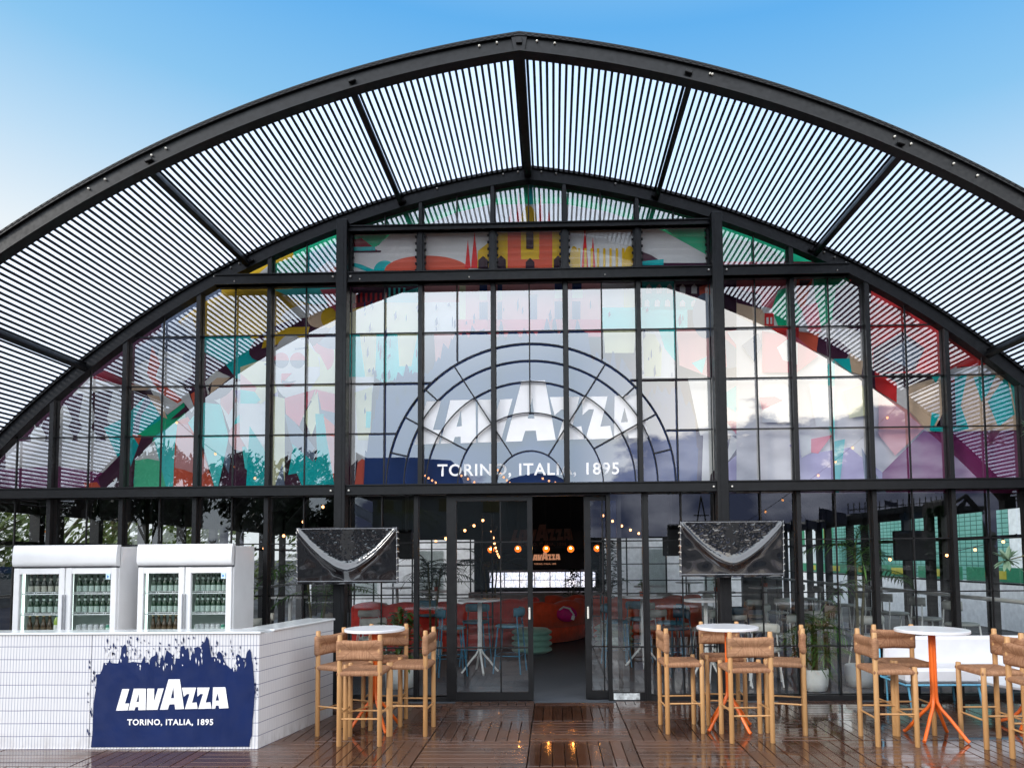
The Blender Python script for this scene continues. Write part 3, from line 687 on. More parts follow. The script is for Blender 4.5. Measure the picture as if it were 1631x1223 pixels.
# ---- right of the right column
P('ash', 'd', (-60, 130), (470, 130), (640, 600), (900, 870), (900, 1180), (-60, 1180)); P('plum', 'd', (-60, 60), (100, 60), (230, 230), (-60, 200))
P('green', 'd', (-150, -60), (60, -30), (200, 60), (340, 75), (-150, 80)); P('rose', 'd', (-150, 60), (340, 60), (340, 78), (-150, 80))
P('rose', 'd', (-60, 130), (230, 130), (190, 230), (120, 290), (-60, 240)); P('plum', 'd', (-60, 190), (60, 220), (60, 330), (-60, 320)); P('tan', 'd', (-60, 260), (60, 290), (110, 370), (60, 380), (-60, 320)); P('green', 'd', (110, 290), (140, 200), (200, 180), (220, 250), (200, 380), (140, 370)); P('red', 'd', (75, 310), (120, 310), (120, 370), (75, 370)); P('cream', 'd', (84, 330), (95, 330), (95, 362), (84, 362)); P('cream', 'd', (103, 330), (112, 330), (112, 362), (103, 362))
P('coral', 'd', (230, 130), (310, 130), (300, 180), (260, 300), (230, 250)); P('dark', 'd', (245, 150), (300, 150), (280, 175), (245, 180)); P('green', 'd', (310, 130), (470, 130), (520, 190), (420, 330), (340, 380), (320, 240)); P('green', 'd', (210, 240), (260, 300), (230, 380), (205, 370)); P('rose', 'd', (250, 280), (330, 260), (350, 400), (290, 400))
P('plum', 'd', (420, 190), (500, 150), (590, 190), (590, 420), (480, 380), (400, 330)); P('red', 'd', (580, 260), (760, 290), (880, 480), (960, 420), (1120, 520), (960, 600), (600, 600)); P('plum', 'd', (600, 480), (740, 400), (850, 480), (800, 590), (600, 600)); P('slate', 'd', (650, 520), (760, 440), (840, 500), (780, 580))
P('red', 'd', (90, 372), (240, 372), (240, 440), (170, 430)); P('coral', 'd', (240, 400), (340, 410), (330, 500), (240, 460)); P('plum', 'd', (335, 420), (430, 440), (490, 490), (470, 530), (410, 535), (325, 495)); P('teal', 'd', (405, 532), (485, 530), (495, 600), (450, 570)); P('tan', 'd', (482, 500), (560, 550), (545, 610), (495, 595)); P('plum', 'd', (550, 550), (610, 590), (610, 680), (540, 620)); P('red', 'd', (605, 590), (715, 650), (715, 745), (610, 680)); P('ash', 'd', (712, 650), (800, 700), (800, 800), (712, 745))
P('tan', 'd', (770, 660), (920, 620), (980, 700), (900, 860), (840, 860), (770, 780)); P('teal', 'd', (880, 790), (920, 800), (890, 860), (1000, 860), (1000, 890), (870, 880)); P('ash', 'd', (880, 640), (960, 590), (1000, 570), (1000, 620)); P('teal', 'd', (880, 620), (920, 615), (900, 650))
P('tan', 'd', (1000, 590), (1350, 590), (1350, 900), (1000, 880)); P('teal', 'd', (990, 620), (1050, 610), (1020, 760), (1060, 870), (1000, 885)); P('teal', 'd', (1080, 620), (1190, 610), (1150, 700), (1120, 740)); P('teal', 'd', (1150, 740), (1240, 610), (1280, 800), (1200, 860)); P('teal', 'd', (1250, 610), (1350, 650), (1350, 870), (1300, 870)); P('red', 'd', (990, 570), (1120, 520), (1160, 540), (1130, 570)); P('ash', 'd', (990, 580), (1150, 560), (1230, 600), (990, 605))
P('purple', 'd', (900, 885), (1350, 875), (1400, 1180), (940, 1180), (1000, 1010)); P('purple', 'd', (640, 1080), (840, 880), (990, 900), (1010, 1180), (640, 1180)); P('lilac', 'd', (230, 1000), (480, 960), (640, 1080), (640, 1180), (230, 1180)); P('slate', 'd', (540, 960), (660, 1180), (560, 1180)); P('teal', 'd', (408, 930), (460, 920), (430, 1180), (412, 1180)); P('aqua', 'd', (378, 560), (410, 540), (410, 930), (380, 860)); P('rose', 'd', (295, 920), (400, 900), (330, 990), (296, 985)); P('lilac', 'd', (190, 950), (240, 920), (245, 1010)); P('cream', 'd', (240, 900), (296, 900), (296, 985), (250, 1010)); P('ash', 'd', (345, 730), (397, 730), (397, 830), (345, 830)); P('white', 'd', (285, 655), (410, 665), (400, 860), (320, 860)); P('pink', 'd', (60, 740), (160, 700), (200, 760), (110, 790)); P('rose', 'd', (60, 400), (230, 430), (330, 520), (230, 600), (60, 600)); P('pale', 'd', (130, 480), (180, 440), (230, 460), (230, 560), (160, 540)); P('slate', 'd', (-40, 470), (40, 410), (60, 470), (20, 550)); P('pale', 'd', (60, 640), (150, 630), (210, 700), (200, 840), (60, 840)); P('rose', 'd', (45, 720), (120, 715), (160, 735), (60, 780)); P('ltyel', 'd', (450, 690), (540, 660), (600, 800), (480, 820)); P('pink', 'd', (620, 700), (760, 780), (840, 870), (700, 1000), (620, 900))
# ---- top of the arch: green sky, hill, spires
P('green', 'l', (60, 290), (380, 190), (660, 120), (820, 90), (970, 110), (1270, 180), (1590, 280), (1590, 470), (1500, 400), (1380, 310), (1150, 220), (960, 185), (840, 190), (660, 190), (450, 260), (270, 320), (150, 390), (60, 330))
P('cream', 'l', (370, 310), (520, 250), (660, 216), (960, 212), (1150, 246), (1380, 325), (1570, 430), (1570, 480), (80, 495), (80, 400), (190, 390), (280, 310))
P('teal', 'l', (820, 115), (845, 115), (838, 215), (822, 215))
P('orange', 'l', (80, 300), (260, 250), (140, 330), (80, 380)) if False else None
P('green', 'l', (80, 330), (270, 305), (200, 385), (90, 400)); P('dkred', 'l', (88, 362), (130, 355), (200, 410), (88, 400)); P('teal', 'l', (90, 392), (185, 390), (188, 410), (90, 412)); P('plum', 'l', (100, 408), (210, 406), (210, 414), (100, 416)); P('teal', 'l', (88, 455), (130, 465), (190, 490), (150, 492), (88, 470))
O('teal', 'l', 226, 490, 46, 42, 180, 360); O('coral', 'l', 400, 490, 175, 62, 180, 360)
for x, t_, w_ in ((570, 360, 12), (598, 325, 15), (1055, 300, 14), (1088, 350, 11), (748, 225, 8), (781, 165, 12), (872, 165, 11), (906, 240, 9)): P('red', 'l', (x-w_, 480 if x < 700 or x > 1000 else 290), (x, t_), (x+w_, 480 if x < 700 or x > 1000 else 290))
O('orange', 'l', 822, 290, 32, 68, 180, 360)
P('orange', 'l', (610, 480), (612, 410), (650, 380), (690, 330), (960, 330), (962, 480)); P('coral', 'l', (735, 290), (790, 290), (790, 480), (735, 480)); P('coral', 'l', (866, 290), (920, 290), (920, 480), (866, 480)); P('coral', 'l', (790, 430), (866, 430), (866, 480), (790, 480))
O('orange', 'l', 828, 445, 38, 40, 180, 360); O('orange', 'l', 1010, 480, 24, 90, 180, 360); O('orange', 'l', 1240, 480, 30, 90, 180, 360)
for x in range(1000, 1260, 26): P('orange', 'l', (x, 480), (x, 400), (x+10, 400), (x+10, 480))
for x, t_, w_ in ((634, 432, 20), (708, 430, 20), (828, 440, 18), (944, 430, 18)): P('dark', 'l', (x-w_, 485), (x-w_, t_+18), (x, t_), (x+w_, t_+18), (x+w_, 485))
P('dark', 'l', (812, 402), (812, 335), (827, 318), (842, 335), (842, 402))
P('plum', 'l', (1290, 415), (1330, 430), (1380, 462), (1560, 462), (1560, 490), (1290, 490)); P('teal', 'l', (1292, 455), (1380, 446), (1380, 470), (1292, 472))
mo = mur.build('mural', MM, pav)
WHITEI = simple('white_ink', lin((248, 248, 250)), .7, .03)
lg = MB(); a_, b_ = at(663, 708, 1, .13), at(1031, 708, 1, .13); yl = .24-.0007*(layer[0]+4)
logo(lg, a_.x, b_.x, a_.z, yl); o = lg.build('lettering', WHITEI, mo)
a_, b_ = at(699, 762, 1, .13), at(985, 762, 1, .13)
words('TORINO, ITALIA, 1895', b_.x-a_.x, 'lettering', WHITEI, mo, ((a_.x+b_.x)/2, yl, a_.z+.02))
# lining wall behind the mural so the room stays dark

# ================================================================ TERRACE OBJECTS
# ---- tiled bar counter
tm = Mat('stacked_white_tile'); tc_ = tm.n('ShaderNodeTexCoord'); sp_ = tm.n('ShaderNodeSeparateXYZ'); tm.l(tc_.outputs['Object'], sp_.inputs[0])
nw = tm.noise(tm.coord('Object', (1, 1, 1)), 2.5, 3)
def line(m, v, pitch, w, wob=0.):
    v = m.math('DIVIDE', v, pitch); f = m.math('FRACT', m.math('ADD', v, 100.)); d = m.math('ABSOLUTE', m.math('SUBTRACT', f, .5))
    return m.math('MULTIPLY', m.math('SUBTRACT', d, .5-w/2/pitch-.02), 40, 0, True)
hx = m_ = None
sel = tm.math('GREATER_THAN', tm.math('ABSOLUTE', sp_.outputs[0]), 90.)
def tile_mat(name, ax):
    t = Mat(name); c = t.n('ShaderNodeTexCoord'); s_ = t.n('ShaderNodeSeparateXYZ'); t.l(c.outputs['Object'], s_.inputs[0])
    wob = t.math('MULTIPLY', t.math('SUBTRACT', t.noise(t.coord('Object', (1, 1, 1)), 1.7, 3), .5), .012)
    u = t.math('ADD', s_.outputs[ax], wob); vv = t.math('ADD', s_.outputs[2], wob)
    a = line(t, u, .0272, .0045); b = line(t, vv, .1115, .0034)
    col = t.mix(t.noise(t.coord('Object', (36.7, 36.7, 9)), 1, 1), (.72, .72, .74), (.79, .79, .80))
    col = t.mix(t.math('MULTIPLY', a, .7 if ax == 0 else .16), col, (.16, .19, .33)); col = t.mix(t.math('MULTIPLY', b, .85), col, (.05, .07, .2))
    dirt = t.math('MULTIPLY', t.remap(vv, 0., .16, 1, 0), t.remap(t.noise(t.coord('Object', (3, 3, 1)), 4, 5, .7), .42, .7, 0, .55)); col = t.mix(dirt, col, (.33, .29, .27))
    col = t.mix(t.remap(t.noise(t.coord('Object', (1, 1, .6)), 3.1, 4), .5, .8, 0, .18), col, (.5, .5, .52))
    h = t.math('SUBTRACT', 1., t.math('MAXIMUM', a, b))
    return t.end(t.pr(col, .22, bump=t.bump(t.math('ADD', t.math('MULTIPLY', h, .6), t.noise(t.coord('Object', (1, 1, 1)), 9, 2)), .25, .003), coat=.25))
TILE_F, TILE_S = tile_mat('tile_front', 0), tile_mat('tile_return', 1)
WTOP = simple('white_laminate', (.80, .83, .84), .16, .05, 4, coat=.4)
NAVY = simple('navy_vinyl', lin((5, 32, 84)), .38, .12, 3, bs=.04)
bar = thing('bar_counter', 'white tiled bar counter with navy brush-painted sign, in front of the drinks fridges', 'counter', (-2.33, -2.0, 0))
m = MB(); m.bx(-4.6, 0, 0, .03, .0, .995); m.bx(-4.6, 0, -.004, .0, .0, .01); m.build('front_panel', TILE_F, bar)
for x_ in (-3.78, -1.5+.0): m = MB(); m.bx(x_-.0015, x_+.0015, -.0022, -.0005, .01, .99); m.build('panel_joint', simple('joint_grey', (.2, .2, .23), .6), bar)
m = MB(); m.bx(-4.6, .012, -.012, .25, .996, 1.016, bev=.004); ra = atan2(.25, 1.27)
m.build('counter_top', WTOP, bar)
sd_ = MB(); sd_.bx(-.03, 0, .0, 1.28, 0, .995); o = sd_.build('return_panel', TILE_S, bar); o.rotation_euler = (0, 0, -ra)
sd_ = MB(); sd_.bx(-.32, .012, .2, 1.30, .9965, 1.0165, bev=.004); o = sd_.build('return_top', WTOP, bar); o.rotation_euler = (0, 0, -ra)
m = MB(); m.bx(-.3, -.27, .25, 1.25, 0, .995); m.bx(-.3, -.01, 1.25, 1.28, 0, .995); o = m.build('inner_panel', WTOP, bar); o.rotation_euler = (0, 0, -ra)
def bp(p): v = at(120+p[0]/5.437, 1000+p[1]/5.437, 1, -2.005); return (v.x+2.33, v.z)
OUT = [(135, 1030), (150, 900), (152, 800), (158, 650), (178, 520), (185, 440), (178, 400), (215, 395), (235, 350), (245, 300), (285, 300), (300, 265), (312, 300), (370, 305), (385, 270), (395, 220), (400, 170), (430, 140), (445, 165), (440, 230), (455, 250), (455, 298), (500, 290), (570, 300), (600, 240), (607, 300), (640, 290), (660, 250), (690, 235), (700, 200), (715, 240), (712, 290), (730, 320), (740, 250), (770, 280), (790, 190), (820, 215), (850, 230), (848, 300), (862, 318), (870, 260), (905, 262), (912, 160), (940, 150), (955, 190), (975, 165), (990, 265), (1010, 220), (1030, 170), (1060, 160), (1080, 165), (1100, 130), (1120, 120), (1135, 70), (1155, 100), (1165, 170), (1178, 250), (1215, 245), (1240, 200), (1265, 215), (1285, 270), (1305, 315), (1350, 355), (1375, 320), (1392, 382), (1405, 330), (1388, 300), (1392, 240), (1415, 225), (1440, 255), (1475, 260), (1462, 350), (1478, 320), (1475, 260), (1485, 210), (1508, 180), (1522, 210), (1530, 280), (1540, 330), (1548, 450), (1556, 540), (1545, 700), (1535, 800), (1530, 920), (1512, 980), (1508, 1025)]
# the sign: navy vinyl cut to the brushed outline, with torn flecks
sg = MB(); th_ = .0015
sg.flat([[bp(p) for p in OUT]], lambda w: (w[0], -.0065, w[1]), 0, .003)
r6 = random.Random(21)
for k in range(120):
    if k < 80: px_ = r6.uniform(240, 1500); py_ = r6.uniform(65, 240)
    elif k < 108: px_ = r6.uniform(100, 190); py_ = r6.uniform(240, 1000)
    else: px_ = r6.uniform(1540, 1580); py_ = r6.uniform(240, 600)
    w_, h_ = r6.uniform(4, 12), r6.uniform(10, 60)
    sg.flat([[bp(p) for p in ((px_, py_), (px_+w_, py_+h_*.4), (px_+w_*.5, py_+h_), (px_-w_*.4, py_+h_*.5))]], lambda w: (w[0], -.0055, w[1]), 0)
sign = sg.build('painted_sign', NAVY, bar)
r7 = random.Random(4); tear = MB()
for k in range(70):
    px_ = r7.uniform(250, 1500); py_ = r7.uniform(150, 330)
    w_, h_ = r7.uniform(4, 10), r7.uniform(15, 60)
    tear.flat([[bp(p) for p in ((px_, py_), (px_+w_, py_+h_*.4), (px_+w_*.5, py_+h_), (px_-w_*.4, py_+h_*.5))]], lambda w: (w[0], -.0075, w[1]), 0)
tear.build('unpainted_fleck', simple('bare_tile_white', (.78, .79, .84), .3), sign)
lg = MB()
a_, b_ = bp((355, 712)), bp((1329, 698)); logo(lg, a_[0], b_[0], (a_[1]+b_[1])/2, 0, lambda w: (w[0], -.0105, w[1])); lg.build('lettering', WHITEI, sign)
a_, b_ = bp((452, 840)), bp((1196, 834)); words('TORINO, ITALIA, 1895', b_[0]-a_[0], 'lettering', WHITEI, sign, ((a_[0]+b_[0])/2, -.0105, (a_[1]+b_[1])/2+.002), .03)
# ---- display fridges
WH = simple('white_enamel', (.84, .84, .85), .22, .04, 3, coat=.4)
INN = simple('fridge_liner', (.50, .58, .55), .4, .05)
SHELF = simple('white_wire', (.75, .77, .78), .35)
GB = glass_mat('bottle_shine', .1)
def bottle_mat(name, body, label, cap):
    ms_ = [simple(name+'_glass', body, .22, .1, spec=.5), simple(name+'_label', label, .5, .25, 90), simple(name+'_cap', cap, .35)]
    return ms_
BM = dict(green=bottle_mat('green_bottle', (.006, .035, .012), (.42, .52, .47), (.3, .42, .33)), amber=bottle_mat('amber_bottle', (.05, .028, .01), (.12, .08, .04), (.75, .62, .3)), dark=bottle_mat('dark_bottle', (.012, .02, .014), (.42, .42, .36), (.45, .38, .28)),
          blue=bottle_mat('blue_bottle', (.06, .09, .3), (.35, .4, .75), (.5, .55, .8)), clear=bottle_mat('silver_can', (.45, .47, .48), (.6, .62, .62), (.65, .66, .68)), can=bottle_mat('green_can', (.01, .18, .11), (.5, .75, .62), (.6, .66, .64)), wine=bottle_mat('wine_bottle', (.28, .4, .06), (.75, .76, .72), (.0, .42, .45)))
PROTO = {}
LAMPW = Mat('cool_strip_lamp'); e1 = LAMPW.n('ShaderNodeEmission'); e1.inputs[0].default_value = (.85, 1, .95, 1); e1.inputs[1].default_value = 2.2; LAMPW = LAMPW.end(e1.outputs[0])
def bottle(kind):
    if kind in PROTO: return PROTO[kind]
    m = MB()
    if kind in ('clear', 'can'):
        m.lathe([(.026, 0), (.031, .006), (.031, .105), (.026, .116), (.024, .118)], n=14, mi=0); m.lathe([(.0315, .03), (.0315, .085)], n=14, mi=1, cap=False); m.lathe([(.0245, .1185), (.001, .1185)], n=14, mi=2, cap=False)
    elif kind == 'wine':
        m.lathe([(.033, 0), (.036, .006), (.036, .16), (.028, .19), (.014, .215), (.0135, .28)], n=14, mi=0); m.lathe([(.0366, .03), (.0366, .12)], n=14, mi=1, cap=False); m.lathe([(.015, .22), (.015, .285), (.001, .286)], n=12, mi=2, cap=False)
    else:
        m.lathe([(.028, 0), (.0305, .006), (.0305, .115), (.026, .135), (.014, .165), (.0125, .215), (.013, .222)], n=14, mi=0); m.lathe([(.0312, .03), (.0312, .095)], n=14, mi=1, cap=False); m.lathe([(.0165, .162), (.0150, .185)], n=12, mi=1, cap=False); m.lathe([(.0145, .216), (.0145, .228), (.001, .229)], n=12, mi=2, cap=False)
    PROTO[kind] = (m, kind); return PROTO[kind]
MESH = {}
NUM = ['first', 'second', 'third', 'fourth', 'fifth', 'sixth', 'seventh', 'eighth', 'ninth', 'tenth']
DESC = dict(green='green beer bottle with pale label', amber='amber bottle with gold cap', dark='dark beer bottle with pale label', blue='dark blue bottle', clear='silver drink can', can='green and white drink can', wine='green wine bottle with turquoise cap')
def put_bottle(kind, loc, label, cap_can='bottle'):
    nm = 'drink_can' if kind in ('clear', 'can') else 'wine_bottle' if kind == 'wine' else 'beer_bottle'
    if kind not in MESH:
        o = bottle(kind)[0].build(nm, BM[kind]); MESH[kind] = o.data
    else: o = bpy.data.objects.new(nm, MESH[kind]); C.objects.link(o)
    o.location = loc; o.rotation_euler = (0, 0, random.uniform(0, 6)); o.scale = (.84, .84, .89)
    return tag(o, label, 'can' if 'can' in nm else 'bottle', 'drinks standing on the fridge shelves')
def fridge(x0, x1, which, label, rz=0.):
    w = x1-x0; D = .52; H = 1.815
    f = thing('display_fridge', label, 'fridge', (x0, -1.0, 0), rz, 'white display fridges behind the bar')
    m = MB(); m.bx(.0, .035, .04, D, .05, H-.02, bev=.004); m.bx(w-.035, w, .04, D, .05, H-.02, bev=.004); m.bx(.035, w-.035, D-.03, D, .05, H-.02); m.bx(.035, w-.035, .04, D-.03, H-.05, H-.02); m.bx(.035, w-.035, .04, D-.03, .05, .3); m.bx(.0, w, .04, .06, 0.0, .3)
    m.build('cabinet', WH, f)
    m = MB(); pr = [(.06, 1.59), (.0, 1.592), (-.014, 1.605), (-.022, 1.64), (-.020, 1.72), (-.010, 1.79), (-.004, H-.006), (.004, H), (.06, H)]
    n_ = len(pr); m.add([(.0, y, z) for y, z in pr]+[(w, y, z) for y, z in pr], [(i, n_+i, n_+i+1, i+1) for i in range(n_-1)], sm=True); m.add([(0, y, z) for y, z in pr], [list(range(n_))]); m.add([(w, y, z) for y, z in pr], [list(range(n_))[::-1]])
    m.build('light_canopy', WH, f)
    m = MB(); m.bx(.0, w, .01, .05, 1.578, 1.592); m.build('gasket_strip', simple('dark_gasket', (.05, .05, .06), .6), f)
    m = MB(); m.bx(.036, w-.036, D-.036, D-.031, .3, 1.765); m.bx(.036, .04, .06, D-.04, .3, 1.765); m.bx(w-.04, w-.036, .06, D-.04, .3, 1.765); m.bx(w/2-.012, w/2+.012, .055, .09, .3, 1.6); m.build('liner', INN, f)
    for sx in (0, 1):
        a, b = sx*w/2+.006, (sx+1)*w/2-.006
        m = MB(); s_ = .06
        m.bx(a, a+s_, .0, .04, .31, 1.575, bev=.004); m.bx(b-s_, b, .0, .04, .31, 1.575, bev=.004); m.bx(a+s_, b-s_, .002, .038, 1.515, 1.573); m.bx(a+s_, b-s_, .002, .038, .31, .37)
        d = m.build('door', WH, f)
        q = MB(); q.add([(a+s_, .02, .37), (b-s_, .02, .37), (b-s_, .02, 1.515), (a+s_, .02, 1.515)], [(0, 1, 2, 3)]); q.build('glass', GLASS_T, d)
        q = MB(); hx_ = b-.008 if sx == 0 else a+.008; q.bx(hx_-.006, hx_+.006, -.012, .0, .6, 1.3, bev=.003); q.build('handle', simple('grey_plastic', (.3, .31, .34), .4), d)
    q = MB(); q.bx(w-.115, w-.068, -.003, -.0005, 1.455, 1.515); st = q.build('sticker', simple('pale_blue_vinyl', (.6, .78, .92), .4), f)
    q = MB(); q.flat([[(w-.100, 1.468), (w-.080, 1.484), (w-.100, 1.5)]], lambda p: (p[0], -.0042, p[1]), 0); q.build('arrow', simple('blue_vinyl', (.02, .2, .6), .4), st)
    sh = []
    for z in (1.30, 1.085, .87, .6):
        for sx in (0, 1):
            a, b = sx*w/2+.045, (sx+1)*w/2-.018; m = MB()
            m.tube([(a, .075, z), (b, .075, z)], .004, 6); m.tube([(a, .40, z), (b, .40, z)], .004, 6); m.tube([(a, .07, z+.022), (b, .07, z+.022)], .0035, 6)
            k = a
            while k < b: m.tube([(k, .075, z), (k, .40, z)], .002, 5, cap=False); k += .035
            for e_ in (.3, .7): m.tube([(a+(b-a)*e_-.02, .07, z+.022), (a+(b-a)*e_, .07, z+.004), (a+(b-a)*e_+.02, .07, z+.022)], .0035, 5)
            m.bx(a, b, .068, .071, z-.002, z+.01); m.build('shelf', SHELF, f)
    for xx in (.05, w/2+.022):
        q = MB(); q.bx(xx, xx+.012, .075, .09, .4, 1.52); q.build('strip_lamp', LAMPW, f)
    for z, kinds in ((1.30, 0), (1.085, 1), (.87, 2)):
        for sx in (0, 1):
            a = sx*w/2+(.115 if sx == 0 else .085); b = (sx+1)*w/2-.075; n_ = 6 if sx == 0 else 7
            for i in range(n_):
                kd = 'green' if z > 1 else ('amber' if sx == 0 else 'clear')
                if z > 1.2 and which == 0 and sx == 0: kd = 'dark'
                if z < 1 and sx == 0 and i >= 4: kd = 'wine' if which == 0 else 'amber'
                if z < 1 and sx == 1 and i >= 5: kd = 'can'
                if z > 1 and z < 1.2 and sx == 1 and i == 6: kd = 'blue'
                xx = a+(b-a)*i/(n_-1)
                shn = {1.30: 'top', 1.085: 'middle', .87: 'lower'}[z]
                for row in range(2):
                    loc = Matrix.Rotation(rz, 3, 'Z') @ Vector((xx+random.uniform(-.004, .004)+row*.004, .11+row*.085, z+.003))
                    put_bottle(kd, (x0+loc.x, -1.0+loc.y, loc.z), '%s %s, %s %s shelf, %s door, %s fridge' % (NUM[i], DESC[kd], 'front' if row == 0 else 'back', shn, 'left' if sx == 0 else 'right', 'left' if which == 0 else 'right'))
    return f
fridge(-5.37, -4.29, 0, 'white two-door display fridge at the far left, showing its grey side to the gap', .03)
fridge(-4.055, -3.06, 1, 'white two-door display fridge nearest the left column')
# ---- outdoor screens under crumpled black film
from mathutils import noise as mnoise
FILM = Mat('black_plastic_film'); nz = FILM.noise(FILM.coord(), 16, 5, .6)
g_ = FILM.n('ShaderNodeBsdfGlossy'); FILM.put(g_.inputs['Roughness'], FILM.remap(nz, .3, .7, .03, .10)); x_ = FILM.n('ShaderNodeMixShader'); x_.inputs[0].default_value = .13
FILM.l(FILM.pr((.006, .006, .008), .3, 0, .08), x_.inputs[1]); FILM.l(g_.outputs[0], x_.inputs[2]); FILM.end(x_.outputs[0]); FILM = FILM.m
def screen(x, label, w, h, zc, seed, mid=False):
    t = thing('outdoor_screen', label, 'screen', (x, -.34, zc), random.uniform(-.01, .01), 'wrapped outdoor screens on the columns'); t.rotation_euler.x = radians(3)
    m = MB(); m.box((0, .0, 0), (w-.03, .075, h-.03), bev=.01); m.build('casing', BLACK, t)
    m = MB(); m.bx(-.12, .12, .0375, .16, -.1, .1); m.bx(-.04, .04, .1, .17, -.2, .2); m.build('wall_bracket', STEEL, t)
    r = random.Random(seed); nx, ny = 150, 90
    ph = [(r.uniform(8, 34), r.uniform(8, 34), r.uniform(0, 6), r.uniform(.3, 1)) for _ in range(12)]
    def hgt(u, v):                   # u,v in -1..1
        vb = -.52*(1-abs(u)**1.7)*1.0+ .98*abs(u)**1.7-.0         # swag line
        vb = .95-1.45*(1-abs(u)**1.6)
        d = v-vb; band = .20*(1-abs(u)*.45)
        z = 0
        z += .028*exp(-((d+.02)/band)**2)
        inside = 1/(1+exp(-(d-.12)*22))
        q_ = Vector((u*w*9+seed*7, v*h*9, seed)); e = mnoise.noise(q_+mnoise.noise_vector(q_*1.1)*.7); e2 = mnoise.noise(q_*.42); e3 = 1-abs(mnoise.noise(q_*1.9))*2
        z += inside*(.007*max(0, abs(e)-.12)+.0022*max(0, e3-.2))+(1-inside)*.006*e2
        z += -.010*inside*(1-abs(u))
        if mid: z += -.004*exp(-(u/.012)**2)
        edge = min(1, (1-max(abs(u), abs(v)))/.05)
        return z*max(0, edge)
    vs = []
    for j in range(ny+1):
        for i in range(nx+1):
            u, v = -1+2*i/nx, -1+2*j/ny; vs.append((u*w/2, -.045-hgt(u, v), v*h/2+.006*sin(u*3+seed)*(v if abs(v) > .98 else 0)))
    m = MB(); m.add(vs, [(j*(nx+1)+i, j*(nx+1)+i+1, (j+1)*(nx+1)+i+1, (j+1)*(nx+1)+i) for j in range(ny) for i in range(nx)], sm=True)
    for s_ in (-1, 1): m.bx(s_*w/2-.002, s_*w/2+.002, -.045, .03, -h/2, h/2)
    m.bx(-w/2, w/2, -.045, .03, h/2-.002, h/2+.002)
    m.build('film_cover', FILM, t)
    m = MB(); m.tube([(-w/2, -.047, h/2-.012), (w/2, -.047, h/2-.012)], .004, 6); m.tube([(-w/2, -.047, -h/2+.03), (w/2, -.047, -h/2+.03)], .005, 6); m.tube([(-w/2, -.047, -h/2), (-w/2, -.047, h/2)], .004, 6); m.tube([(w/2, -.047, -h/2), (w/2, -.047, h/2)], .004, 6)
    m.build('hem', simple('grey_hem', (.25, .26, .28), .35), t)
    for s_ in (-1, 1):
        for k in range(8):
            q = MB(); q.tube([(s_*(w/2-.005), -.05, h/2-.06-k*(h-.12)/7), (s_*(w/2+.012), -.04, h/2-.05-k*(h-.12)/7), (s_*(w/2+.016), -.01, h/2-.06-k*(h-.12)/7)], .005, 6); q.build('tie', BOLT, t)
    return t
screen(-2.055, 'black plastic wrapped screen with a deep swagged fold, on the left column', 1.13, .63, 1.685, 3)
screen(2.24, 'black plastic wrapped screen with a creased middle seam, on the right column', 1.13, .62, 1.725, 8, True)
